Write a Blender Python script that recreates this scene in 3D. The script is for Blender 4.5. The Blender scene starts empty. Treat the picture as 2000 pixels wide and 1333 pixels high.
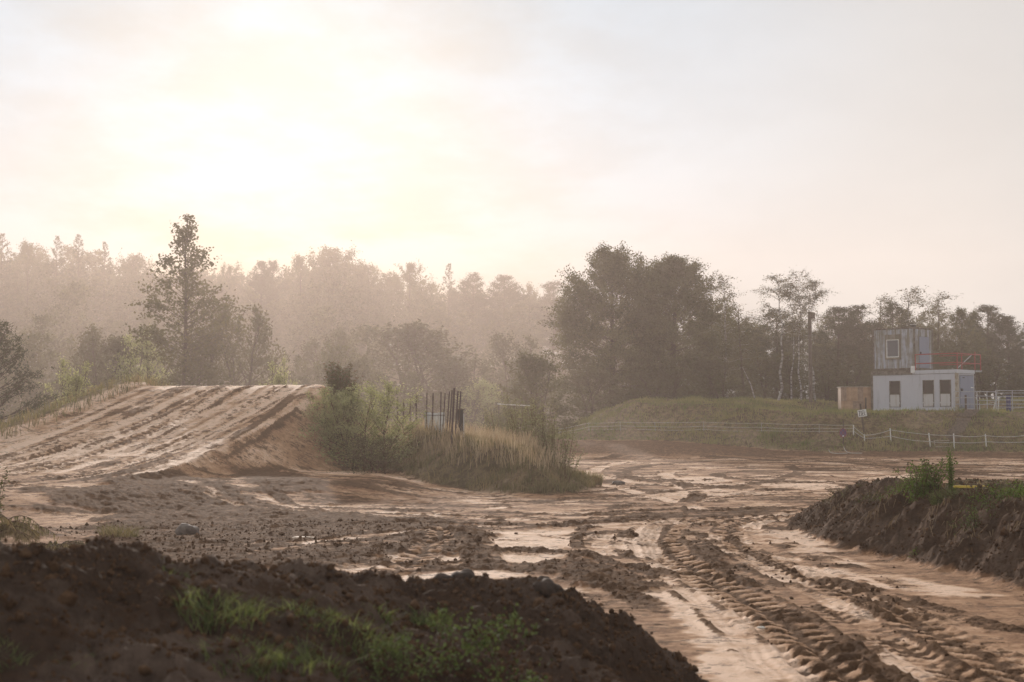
import bpy, math, random
import numpy as np
from mathutils import Vector, Matrix

R = math.radians
col = bpy.context.scene.collection
scn = bpy.context.scene

# ------------------------------------------------------------------ camera, light, sky
EYE = 1.8
F = 2778.0
PITCH = math.atan((830 - 666.5) / F)
cam_d = bpy.data.cameras.new("camera"); cam = bpy.data.objects.new("camera", cam_d); col.objects.link(cam)
cam_d.lens = 50; cam_d.sensor_width = 36; cam_d.clip_start = 0.05; cam_d.clip_end = 3000
cam.location = (0, 0, EYE); cam.rotation_euler = (R(90) + PITCH, 0, 0)
cam_d.dof.use_dof = True; cam_d.dof.focus_distance = 34; cam_d.dof.aperture_fstop = 3.2
scn.camera = cam

SUN_EL, SUN_AZ = R(14.5), R(-9.0)      # azimuth measured from +Y towards +X
sun_dir = Vector((math.sin(SUN_AZ) * math.cos(SUN_EL), math.cos(SUN_AZ) * math.cos(SUN_EL), math.sin(SUN_EL)))
sd = bpy.data.lights.new("sun", 'SUN'); sun = bpy.data.objects.new("sun", sd); col.objects.link(sun)
sd.energy = 3.8; sd.angle = R(1.2); sd.color = (1.0, 0.89, 0.79)
sun.rotation_euler = sun_dir.to_track_quat('Z', 'Y').to_euler()

w = bpy.data.worlds.new("World"); scn.world = w; w.use_nodes = True
nt = w.node_tree; nt.nodes.clear()
def N(t, kind, **kw):
    n = t.nodes.new(kind)
    for k, v in kw.items():
        setattr(n, k, v)
    return n
def L(t, a, b): t.links.new(a, b)
def M_(t, op, a, b=None, clamp=False):
    n = t.nodes.new('ShaderNodeMath'); n.operation = op; n.use_clamp = clamp
    for i, v in enumerate((a, b)):
        if v is None: continue
        if isinstance(v, (int, float)): n.inputs[i].default_value = v
        else: t.links.new(v, n.inputs[i])
    return n.outputs[0]
def ramp(t, fac, stops):
    n = t.nodes.new('ShaderNodeValToRGB')
    e = n.color_ramp.elements
    while len(e) < len(stops): e.new(0.5)
    for k, (p, c) in enumerate(stops):
        e[k].position = p; e[k].color = (*c, 1) if len(c) == 3 else c
    t.links.new(fac, n.inputs[0]); return n.outputs[0]
def mapr(t, v, a, b, c, d, smooth=True):
    n = t.nodes.new('ShaderNodeMapRange'); n.interpolation_type = 'SMOOTHSTEP' if smooth else 'LINEAR'
    for i, x in enumerate((v, a, b, c, d)):
        if isinstance(x, (int, float)): n.inputs[i].default_value = x
        else: t.links.new(x, n.inputs[i])
    return n.outputs[0]
def mixc(t, fac, a, b, mode='MIX'):
    n = t.nodes.new('ShaderNodeMix'); n.data_type = 'RGBA'; n.blend_type = mode
    for s, v in ((n.inputs[0], fac), (n.inputs[6], a), (n.inputs[7], b)):
        if isinstance(v, (int, float)): s.default_value = v
        elif isinstance(v, tuple): s.default_value = (*v, 1) if len(v) == 3 else v
        else: t.links.new(v, s)
    return n.outputs[2]
def noise(t, vec, scale, detail=4, rough=0.55, dim='3D'):
    n = t.nodes.new('ShaderNodeTexNoise'); n.noise_dimensions = dim
    n.inputs['Scale'].default_value = scale; n.inputs['Detail'].default_value = detail
    n.inputs['Roughness'].default_value = rough
    if vec is not None: t.links.new(vec, n.inputs['Vector'])
    return n.outputs[0]

sky = N(nt, 'ShaderNodeTexSky', sky_type='NISHITA', sun_disc=False)
sky.sun_elevation = SUN_EL; sky.sun_rotation = SUN_AZ; sky.air_density = 1.0; sky.dust_density = 5.0
tc = N(nt, 'ShaderNodeTexCoord')
nrm = N(nt, 'ShaderNodeVectorMath', operation='NORMALIZE'); L(nt, tc.outputs['Generated'], nrm.inputs[0])
sep = N(nt, 'ShaderNodeSeparateXYZ'); L(nt, nrm.outputs[0], sep.inputs[0])
dt = N(nt, 'ShaderNodeVectorMath', operation='DOT_PRODUCT'); L(nt, nrm.outputs[0], dt.inputs[0])
dt.inputs[1].default_value = tuple(sun_dir)
ang = M_(nt, 'ARCCOSINE', M_(nt, 'MINIMUM', dt.outputs['Value'], 0.99999))        # angle from the sun
# cloud sheet coordinates: a flat layer overhead
zz = M_(nt, 'ADD', M_(nt, 'MAXIMUM', sep.outputs[2], 0.0), 0.16)
cx = M_(nt, 'DIVIDE', sep.outputs[0], zz); cy = M_(nt, 'DIVIDE', sep.outputs[1], zz)
cmb = N(nt, 'ShaderNodeCombineXYZ'); L(nt, cx, cmb.inputs[0]); L(nt, cy, cmb.inputs[1])
cn = noise(nt, cmb.outputs[0], 1.9, 7, 0.52)
mpc = N(nt, 'ShaderNodeMapping'); L(nt, cmb.outputs[0], mpc.inputs[0]); mpc.inputs['Rotation'].default_value = (0, 0, 0.5); mpc.inputs['Scale'].default_value = (1.3, 0.9, 1)
cn2 = noise(nt, mpc.outputs[0], 2.3, 9, 0.58)
cl = mapr(nt, M_(nt, 'ADD', M_(nt, 'MULTIPLY', cn, 0.55), M_(nt, 'MULTIPLY', cn2, 0.45)), 0.40, 0.60, 0.0, 1.0)
g1 = mapr(nt, ang, 0.0, 0.16, 1.0, 0.0)
g2 = mapr(nt, ang, 0.0, 0.42, 1.0, 0.0)
# radiance of the thin overcast
base = M_(nt, 'ADD', mapr(nt, ang, 0.05, 0.32, 0.34, 0.50), mapr(nt, ang, 0.55, 1.0, 0.0, 0.10))
lowf = mapr(nt, sep.outputs[2], 0.02, 0.20, mapr(nt, ang, 0.15, 0.5, 0.14, 1.0), 1.0)
base = M_(nt, 'MULTIPLY', base, lowf)
lum = M_(nt, 'ADD', base, M_(nt, 'MULTIPLY', g1, 0.04))
near = M_(nt, 'MULTIPLY', mapr(nt, ang, 0.06, 0.42, 1.0, 0.12), 0.15)
lum = M_(nt, 'ADD', lum, M_(nt, 'MULTIPLY', M_(nt, 'SUBTRACT', cl, 0.62), near))
over = mapr(nt, sep.outputs[2], 0.30, 0.85, 1.0, 0.95)
lum = M_(nt, 'MULTIPLY', lum, over)
tint = mixc(nt, mapr(nt, ang, 0.05, 0.50, 0.0, 1.0), (0.28, 0.74, 1.22), (0.96, 0.99, 1.02))
cc = N(nt, 'ShaderNodeVectorMath', operation='SCALE'); L(nt, tint, cc.inputs[0]); L(nt, M_(nt, 'MULTIPLY', lum, 10.0), cc.inputs['Scale'])
full = mixc(nt, 0.94, sky.outputs[0], cc.outputs[0])
gnd = mixc(nt, mapr(nt, sep.outputs[2], -0.04, 0.0, 0.0, 1.0), (1.3, 1.0, 0.8), full)
bg = N(nt, 'ShaderNodeBackground'); bg.inputs[1].default_value = 0.1; L(nt, gnd, bg.inputs[0])
wo = N(nt, 'ShaderNodeOutputWorld'); L(nt, bg.outputs[0], wo.inputs[0])

scn.view_settings.view_transform = 'Standard'; scn.view_settings.look = 'None'
scn.view_settings.exposure = 0.30; scn.view_settings.gamma = 1.0
scn.render.engine = 'CYCLES'
cy_ = scn.cycles
cy_.max_bounces = 5; cy_.diffuse_bounces = 2; cy_.glossy_bounces = 2; cy_.transmission_bounces = 3
cy_.volume_bounces = 0; cy_.transparent_max_bounces = 8
cy_.use_adaptive_sampling = False; cy_.use_denoising = True; cy_.denoiser = 'OPENIMAGEDENOISE'
cy_.caustics_reflective = False; cy_.caustics_refractive = False

# ------------------------------------------------------------------ picture geometry turned into places
cp, sp = math.cos(PITCH), math.sin(PITCH)
def ray(px, py):
    a = (px - 1000) / F; b = (666.5 - py) / F
    return (a, cp - b * sp, sp + b * cp)
def at(px, py, z=0.0):
    d = ray(px, py); t = (z - EYE) / d[2]
    return (d[0] * t, d[1] * t)
def atY(px, py, Y):
    d = ray(px, py); t = Y / d[1]
    return (d[0] * t, Y, EYE + d[2] * t)

# ------------------------------------------------------------------ noise
_pt = np.random.RandomState(7).permutation(4096).astype(np.int32)
_ga = np.random.RandomState(8).rand(4096).astype(np.float32) * 2 * np.pi
_gx, _gy = np.cos(_ga), np.sin(_ga)
_uv = np.random.RandomState(9).rand(4096).astype(np.float32)
def _h(i, j, s): return _pt[(_pt[(i + s * 131) & 4095] + j) & 4095]
def perlin(x, y, s=0):
    xi = np.floor(x).astype(np.int32); yi = np.floor(y).astype(np.int32)
    xf = (x - xi).astype(np.float32); yf = (y - yi).astype(np.float32)
    u = xf * xf * xf * (xf * (xf * 6 - 15) + 10); v = yf * yf * yf * (yf * (yf * 6 - 15) + 10)
    def g(a, b):
        k = _h(xi + a, yi + b, s); return _gx[k] * (xf - a) + _gy[k] * (yf - b)
    n0 = g(0, 0) * (1 - u) + g(1, 0) * u; n1 = g(0, 1) * (1 - u) + g(1, 1) * u
    return (n0 * (1 - v) + n1 * v) * 1.45
def fbm(x, y, scale, octs=4, s=0, gain=0.5):
    r = 0; a = 1.0; f = 1.0 / scale
    for o in range(octs):
        r = r + a * perlin(x * f, y * f, s + o); a *= gain; f *= 2.03
    return r
def billow(x, y, scale, octs=3, s=0):
    r = 0; a = 1.0; f = 1.0 / scale
    for o in range(octs):
        r = r + a * np.abs(perlin(x * f, y * f, s + o)); a *= 0.5; f *= 2.1
    return r
def ss(a, b, x):
    t = np.clip((x - a) / (b - a), 0, 1); return t * t * (3 - 2 * t)
def smax(a, b, k): 
    h = np.clip(0.5 + 0.5 * (a - b) / k, 0, 1); return b * (1 - h) + a * h + k * h * (1 - h)
def smin(a, b, k): return -smax(-a, -b, k)
def sdf(X, Y, P):
    """signed distance to a closed outline, positive inside"""
    d = np.full(X.shape, 1e9, np.float32); ins = np.zeros(X.shape, bool); n = len(P)
    for i in range(n):
        ax, ay = P[i]; bx, by = P[(i + 1) % n]
        ex, ey = bx - ax, by - ay
        t = np.clip(((X - ax) * ex + (Y - ay) * ey) / (ex * ex + ey * ey + 1e-12), 0, 1)
        d = np.minimum(d, np.hypot(X - ax - t * ex, Y - ay - t * ey))
        c = ((ay > Y) != (by > Y)) & (X < (bx - ax) * (Y - ay) / (by - ay + 1e-12) + ax)
        ins ^= c
    return np.where(ins, d, -d)
def catmull(P, n=10):
    P = np.array(P, float); out = []
    Q = np.vstack([2 * P[0] - P[1], P, 2 * P[-1] - P[-2]])
    for i in range(1, len(Q) - 2):
        for k in range(n):
            t = k / n
            out.append(0.5 * ((2 * Q[i]) + (-Q[i-1] + Q[i+1]) * t + (2*Q[i-1] - 5*Q[i] + 4*Q[i+1] - Q[i+2]) * t*t + (-Q[i-1] + 3*Q[i] - 3*Q[i+1] + Q[i+2]) * t**3))
    out.append(P[-1]); return np.array(out)
def along(X, Y, P):
    """signed side offset and run along an open line of points"""
    best = np.full(X.shape, 1e9, np.float32); T = np.zeros(X.shape, np.float32); S = np.zeros(X.shape, np.float32); run = 0.0
    for i in range(len(P) - 1):
        ax, ay = P[i][0], P[i][1]; ex, ey = P[i+1][0] - ax, P[i+1][1] - ay; ln = math.hypot(ex, ey) + 1e-9
        t = np.clip(((X - ax) * ex + (Y - ay) * ey) / (ln * ln), 0, 1)
        dx = X - ax - t * ex; dy = Y - ay - t * ey; d = np.hypot(dx, dy)
        m = d < best; best[m] = d[m]
        sg = np.sign(ex * dy - ey * dx)
        T[m] = (d * sg)[m]; S[m] = (run + t * ln)[m]; run += ln
    return T, S, run
# ------------------------------------------------------------------ terrain
LIP = np.array((-6.3, 48.0)); UU = np.array((0.25, 0.968)); VV = np.array((0.968, -0.25)); JW = 6.6
ISLAND = [(-5.6, 48.2), (-4.6, 44.6), (-2.95, 41.2), (-1.33, 38.6), (0.0, 36.8), (1.3, 36.6), (2.3, 39.5), (2.5, 43), (1.9, 47), (-0.8, 53), (-4.6, 57), (-6.5, 53)]
EMB = [(2.7, 89), (4.5, 86.8), (9.3, 86.2), (14.6, 83.4), (18.0, 81.2), (29, 81.6), (60, 81.6), (130, 82), (130, 180), (12, 180), (3.6, 120), (2.2, 98)]
RBANK = [(5.2, 26.4), (4.8, 23.8), (4.95, 21.0), (5.15, 19.3), (5.42, 17.8), (5.6, 15.9), (6.2, 14.2), (9.0, 13.2), (18, 13), (20, 33), (10, 33), (6.2, 29.5)]
FCREST = [(-14, 6.6, 1.35), (-5.0, 6.6, 1.3), (-2.52, 7.0, 1.235), (-1.95, 7.35, 1.12), (-1.4, 7.8, 1.005), (-0.89, 8.2, 0.905), (-0.31, 8.7, 0.86), (0.16, 9.0, 0.745), (0.62, 9.05, 0.66), (0.86, 9.0, 0.50)]
PAD_C = atY(1790, 800, 89.5)

def coarse(X, Y):
    """height without small detail, plus where each landform rules"""
    X = np.asarray(X, np.float32); Y = np.asarray(Y, np.float32)
    z = 0.05 * fbm(X, Y, 9, 2, 3) + 0.018 * fbm(X, Y, 2.3, 2, 5)
    z = z * ss(6, 16, Y) + 0.0
    # far dirt berm that edges the track
    z = z + (0.62 * ss(75, 87.5, Y) * (1 - ss(8, 19, X)) + 0.22 * ss(76, 83, Y)) * ss(-14, 3, X)
    # raised approach before the jump, on the left
    edge = [(-30, 27.2), (-13, 28.2), (-10.0, 29.4), (-8.0, 31.6), (-6.2, 34.0), (-3.2, 37.5), (-3.4, 44), (-8, 50), (-40, 52)]
    z = z + 0.36 * ss(-2.2, 0.9, sdf(X, Y, edge))
    z = z + 0.22 * np.exp(-((X + 8.3) ** 2 / 3.0 + (Y - 22.0) ** 2 / 2.5)) - 0.12 * np.exp(-((X + 5.8) ** 2 / 2.0 + (Y - 24.0) ** 2 / 3.0))
    g0 = z.copy()
    # jump
    s = (X - LIP[0]) * UU[0] + (Y - LIP[1]) * UU[1]; t = (X - LIP[0]) * VV[0] + (Y - LIP[1]) * VV[1]
    tn = np.clip(-t / JW, 0, 1)
    q = np.clip((s + 18) / 18, 0, 1)
    prof = 0.2 + 2.98 * q ** (2.15 - 0.55 * tn)
    top = 3.16 - 0.05 * np.maximum(s, 0)
    pr = smin(prof + np.maximum(s, 0) * 0.28, top + 0.05, 0.30)
    pr = pr - 0.05 * np.maximum(s - 0.3, 0) - 0.8 * np.maximum(s - 2.2, 0)
    wob = 0.5 * fbm(X, Y, 3.1, 3, 11)
    side = np.maximum(t + 0.15 + 0.25 * wob + 0.35 * np.maximum(s, 0), 0) * (0.74 + 0.1 * wob)
    lft = np.maximum(-t - JW - 1.1, 0) * 0.52 - 0.16 * ss(JW + 0.1, JW + 0.7, -t)
    hj = pr - side - lft
    z = smax(z, hj, 0.28)
    jm = np.clip(ss(0.0, 0.35, hj - g0), 0, 1)
    # island
    di = sdf(X, Y, ISLAND) + 0.25 * fbm(X, Y, 1.6, 3, 17)
    hi = ss(-0.15, 2.1, di) * (1.22 - 0.12 * np.clip(X + 1, -2, 3)) + 0.10 * fbm(X, Y, 0.9, 3, 18) * ss(0, 0.6, di)
    # bite out of its front where the bank is eroded
    hi = hi * (1 - 0.35 * np.exp(-((X + 1.7) ** 2 / 0.7 + (Y - 40.0) ** 2 / 1.2)))
    z = z + hi * (1 - 0.8 * jm)
    im = ss(-0.1, 0.25, di) * (1 - ss(0.6, 1.6, hj))
    # embankment
    de = sdf(X, Y, EMB) + 0.5 * fbm(X, Y, 4.0, 3, 21)
    rise = 2.45 * ss(-0.3, 6.6, de) ** 0.85 + 0.75 * ss(6, 15, de)
    rise = rise + 0.22 * fbm(X, Y, 2.2, 3, 22) * ss(0, 1.5, de) * (1 - ss(9, 14, de))
    pad = ss(11.5, 7.0, np.hypot(X - (PAD_C[0]), Y - (PAD_C[1] + 1.0)))
    ze = z + rise
    ze = ze * (1 - pad * ss(5.0, 6.5, de)) + 2.52 * pad * ss(5.0, 6.5, de)
    em = ss(-0.2, 0.2, de)
    z = np.where(de > -0.5, ze, z)
    # bank on the right
    dr = sdf(X, Y, RBANK)
    dw = dr + 0.16 * fbm(X, Y, 0.8, 3, 31) + 0.05 * fbm(X, Y, 0.25, 2, 33)
    hr = (0.78 * ss(-0.2, 1.15, dw) ** 0.8 + 0.06 * ss(1.2, 3, dw)) * (1 - 0.42 * ss(22.5, 28, Y)) 
    hr = hr + 0.10 * fbm(X, Y, 0.55, 3, 34) * ss(0.1, 0.8, dw)
    z = z + hr; rm = ss(-0.15, 0.05, dw)
    # heap in the foreground
    P = FCREST
    T, S, run = along(X, Y, [(a, b) for a, b, c in P])
    acc = [0.0]
    for i in range(len(P) - 1): acc.append(acc[-1] + math.hypot(P[i+1][0] - P[i][0], P[i+1][1] - P[i][1]))
    hc = np.interp(S, acc, [c for a, b, c in P]).astype(np.float32)
    d = np.abs(T); nearside = (T < 0)
    right = ss(0.55, 1.0, X)
    slope = np.where(nearside, 0.30 + 0.55 * right, 0.72)
    hf = hc - slope * (d - 0.12 * (1 - np.exp(-d / 0.12)))
    # its right flank falls away towards the track
    flank = 1.34 + 0.1 * fbm(Y, X, 0.9, 2, 41)
    hf = np.minimum(hf, (flank - X) * 0.80)
    lump = fbm(X, Y, 0.75, 3, 42)
    hf = hf + 0.07 * lump * ss(0.0, 0.25, hf)
    z = np.where(Y < 14, smax(z, hf, 0.05), z)
    fm = ss(0.0, 0.10, hf) * (Y < 14)
    # wood floor beyond
    z = z + 0.8 * ss(100, 150, Y) * (1 - em) + 12.0 * ss(135, 290, Y) * (1 - ss(5, 50, X))
    return dict(z=z, jump=jm, island=im, emb=em, rb=rm, fore=fm, s=s, t=t, de=de, dr=dw, di=di, hj=hj)

def ground_z(x, y):
    return float(coarse(np.array([x]), np.array([y]))['z'][0])

# tyre marks: (picture points on the flat, width, kind, strength)
TRK = []
def trk(pts, wd, kind, k=1.0, z=0.0): TRK.append(([at(a, b, z) for a, b in pts], wd, kind, k))
arcA = [(1640, 1004), (1480, 1008), (1370, 1016), (1312, 1030), (1290, 1052), (1312, 1084), (1372, 1120), (1450, 1166), (1530, 1218), (1600, 1275), (1665, 1345), (1720, 1420)]
arcA2 = [(1640, 999), (1470, 1002), (1350, 1010), (1284, 1026), (1262, 1050), (1270, 1082), (1310, 1118), (1375, 1165), (1440, 1218), (1500, 1280), (1560, 1350), (1610, 1430)]
arcB = [(1760, 1004), (1600, 1006), (1490, 1014), (1436, 1026), (1424, 1044), (1450, 1070), (1520, 1104), (1610, 1140), (1710, 1180), (1830, 1240), (1950, 1300), (2080, 1370)]
arcB2 = [(1760, 1008), (1620, 1009), (1520, 1016), (1476, 1026), (1462, 1040), (1480, 1062), (1545, 1094), (1640, 1132), (1745, 1172), (1870, 1225), (2000, 1285), (2130, 1350)]
trk(arcA, 0.60, 'tread', 1.25); trk(arcA2, 0.42, 'smooth', 1.0)
trk(arcB, 0.46, 'tread', 0.9); trk(arcB2, 0.40, 'smooth', 1.0)
trk([(1400, 1040), (1400, 1060), (1450, 1085), (1530, 1125), (1620, 1170), (1690, 1215), (1780, 1280), (1860, 1350)], 0.32, 'smooth', 0.7)
trk([(1560, 1170), (1640, 1205), (1740, 1255), (1860, 1315), (1980, 1385)], 0.30, 'tread', 0.55)
trk([(1500, 1180), (1560, 1215), (1640, 1262), (1730, 1325), (1790, 1380)], 0.34, 'dark', 1.0)
trk([(1690, 1175), (1800, 1215), (1920, 1262), (2060, 1320)], 0.34, 'tread', 0.8)
trk([(1600, 1120), (1720, 1158), (1860, 1200), (2020, 1245), (2150, 1280)], 0.4, 'dark', 0.9)
trk([(1180, 1030), (1136, 1040), (1124, 1058), (1140, 1080), (1190, 1098), (1280, 1110), (1400, 1122), (1520, 1150)], 0.22, 'dark', 1.3)
trk([(1215, 1040), (1178, 1052), (1172, 1070), (1210, 1090), (1290, 1104), (1420, 1118)], 0.26, 'smooth', 0.9)
trk([(872, 1036), (850, 1062), (820, 1088), (786, 1112), (740, 1136)], 0.50, 'tread', 1.0)
trk([(905, 1036), (925, 1060), (938, 1090), (944, 1112)], 0.62, 'dark', 1.6)
trk([(520, 1112), (700, 1086), (850, 1058), (960, 1044), (1100, 1030), (1300, 1012), (1520, 1000)], 0.35, 'dark', 0.7)
trk([(560, 1122), (760, 1106), (900, 1102), (1080, 1104), (1240, 1112), (1360, 1126)], 0.30, 'dark', 1.0)
trk([(640, 1132), (820, 1116), (960, 1112), (1120, 1124), (1180, 1140), (1230, 1160), (1300, 1195)], 0.42, 'dark', 1.4)
trk([(1010, 1175), (1080, 1150), (1150, 1136), (1240, 1138), (1300, 1150)], 0.22, 'dark', 0.8)
trk([(720, 998), (900, 1008), (1050, 1020), (1200, 1026), (1360, 1020), (1560, 1000), (1700, 985)], 0.5, 'smooth', 0.9)
trk([(350, 968), (430, 985), (560, 1000), (760, 1006), (960, 1012), (1130, 1024), (1280, 1024)], 0.4, 'smooth', 0.4)
trk([(380, 960), (500, 972), (600, 990), (800, 996), (1000, 1000), (1200, 1006), (1500, 990)], 0.4, 'dark', 0.9)
trk([(300, 985), (460, 1010), (640, 1020), (840, 1022), (1020, 1028), (1180, 1036)], 0.4, 'dark', 1.0)
trk([(1010, 1040), (1120, 1028), (1260, 1010), (1420, 994), (1600, 985), (1800, 975)], 0.4, 'dark', 1.0)
# loops on the far flat
trk([(2080, 905), (1800, 897), (1500, 892), (1280, 899), (1180, 912), (1160, 928), (1260, 944), (1500, 958), (1700, 968)], 0.7, 'smooth', 1.0)
trk([(2080, 915), (1780, 906), (1480, 900), (1300, 908), (1220, 920), (1240, 936), (1380, 950), (1600, 960)], 0.7, 'dark', 1.2)
trk([(2080, 925), (1760, 915), (1500, 909), (1360, 916), (1300, 926), (1340, 938), (1500, 948), (1680, 952)], 0.6, 'smooth', 1.0)
trk([(2080, 934), (1800, 922), (1560, 917), (1440, 922), (1400, 930), (1470, 940), (1640, 944)], 0.6, 'dark', 1.1)
trk([(1100, 890), (1300, 886), (1560, 892), (1800, 902), (2060, 912)], 0.8, 'smooth', 1.0)
trk([(1130, 900), (1250, 893), (1480, 897), (1700, 908), (1900, 925)], 0.8, 'dark', 1.0)
trk([(1150, 940), (1240, 960), (1340, 985), (1380, 1000)], 0.5, 'smooth', 1.0)
trk([(1130, 975), (1300, 960), (1480, 945), (1560, 925), (1540, 908)], 0.5, 'dark', 1.0)
trk([(1170, 945), (1220, 935), (1300, 938), (1360, 960), (1340, 980), (1260, 990)], 0.5, 'dark', 1.2)
_rg = random.Random(5); NAMED = TRK; TRK = []
flow = [[(2080, 1010), (1700, 992), (1350, 1000), (1000, 1014), (700, 1010), (400, 990)],
        [(2080, 940), (1700, 946), (1400, 958), (1200, 975), (900, 998)],
        [(1250, 1000), (1420, 1030), (1560, 1080), (1760, 1150), (2080, 1230)],
        [(1180, 1060), (1300, 1110), (1430, 1180), (1560, 1290), (1640, 1400)],
        [(480, 1090), (760, 1060), (1000, 1060), (1250, 1080), (1420, 1120)],
        [(2050, 888), (1700, 890), (1400, 885), (1150, 890)]]
for k in range(60):
    f = flow[k % 6]; dy = _rg.uniform(-1, 1) * (22 if k % 6 < 5 else 8); dx = _rg.uniform(-120, 120); tw = _rg.uniform(-14, 14)
    n = len(f); i0 = _rg.randint(0, 1); i1 = n - _rg.randint(0, 2)
    pts = [(a + dx + _rg.uniform(-18, 18), max(884, b + dy + tw * (i / n - .5) + _rg.uniform(-3, 3))) for i, (a, b) in enumerate(f)][i0:max(i1, i0 + 3)]
    if k % 6 in (2, 3) and k > 18: continue
    trk(pts, _rg.choice((.14, .2, .3, .4)), _rg.choice(('smooth', 'dark', 'dark', 'tread')), _rg.uniform(.4, 1.0))
TRK += NAMED
# marks running up the jump: side offset at foot and at lip
JTR = []
for a, b, wd, kind, k in [(-.6, -.5, .35, 'dark', 1.), (-1.2, -1.15, .5, 'smooth', 1.), (-1.8, -1.7, .36, 'tread', .8), (-2.5, -2.4, .6, 'smooth', 1.),
                         (-3.1, -3.3, .46, 'tread', .9), (-3.7, -3.9, .3, 'dark', 1.), (-4.4, -4.5, .6, 'smooth', 1.), (-5.2, -5.2, .4, 'dark', .8), (-5.9, -5.9, .5, 'smooth', .7),
                         (-3.4, -2.8, .16, 'dark', .8), (-4.9, -4.0, .36, 'tread', .6), (-1.6, -.9, .16, 'dark', .9), (-.2, -.1, .3, 'smooth', .8), (-2.1, -2.9, .15, 'dark', .8), (-5.5, -4.8, .14, 'dark', .8)]:
    pts = []
    for q in np.linspace(-24, 1.2, 12):
        f_ = (q + 18) / 18; off = a * (1 - f_) + b * f_ + 0.12 * math.sin(q * .5 + a * 3)
        pull = -0.022 * max(0, -q - 9) ** 2 * 1.0          # the marks bend in from the left
        p = LIP + UU * q + VV * (off + pull)
        pts.append((float(p[0]), float(p[1])))
    TRK.append((pts, wd, kind, k))

# pale packed areas and dark loose ones, laid on the flat
def poly(pts, z=0.0): return [at(a, b, z) for a, b in pts]
PALE = [poly(p) for p in ([(560, 1122), (640, 1090), (800, 1068), (850, 1066), (800, 1098), (740, 1120)],
        [(950, 1042), (1120, 1040), (1130, 1090), (1060, 1104), (950, 1092)],
        [(1190, 1062), (1260, 1050), (1310, 1090), (1330, 1112), (1250, 1100)],
        [(1160, 1125), (1310, 1120), (1420, 1180), (1520, 1290), (1590, 1400), (1380, 1400), (1350, 1240), (1300, 1180)],
        [(830, 1100), (880, 1085), (930, 1100), (900, 1108)],
        [(690, 1140), (900, 1112), (1060, 1116), (960, 1140), (850, 1160)],
        [(1030, 1160), (1120, 1146), (1170, 1148), (1100, 1166)],
        [(1480, 1040), (1560, 1040), (1640, 1080), (1700, 1105), (1580, 1090)],
        [(1600, 1105), (1760, 1125), (1900, 1150), (1960, 1165), (1820, 1165), (1690, 1140)],
        [(1680, 1235), (1740, 1255), (1820, 1320), (1860, 1400), (1760, 1400)],
        [(1290, 935), (1440, 930), (1400, 965), (1320, 970)],
        [(1100, 884), (1300, 880), (1250, 892), (1110, 898)],
        [(1480, 945), (1620, 940), (1660, 955), (1560, 962)],
        [(1700, 930), (1780, 926), (1790, 940), (1720, 945)])]
LOOSE = [poly(p, .30) for p in ([(415, 930), (540, 924), (655, 946), (650, 958), (500, 954)], [(480, 958), (560, 962), (545, 982), (470, 974)], [(20, 962), (140, 958), (330, 950), (420, 962), (300, 975), (80, 975)])] + [poly(p) for p in (
         [(210, 965), (330, 955), (620, 1000), (900, 1020), (880, 1080), (620, 1120), (300, 1120), (150, 1060)],
         [(900, 1040), (945, 1040), (948, 1110), (890, 1085)],
         [(1000, 1110), (1120, 1090), (1230, 1112), (1330, 1150), (1200, 1160), (1100, 1140)],
         [(1340, 1060), (1420, 1050), (1440, 1090), (1380, 1110)],
         [(1640, 1180), (1720, 1178), (1820, 1196), (1760, 1210), (1680, 1205)])]

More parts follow.
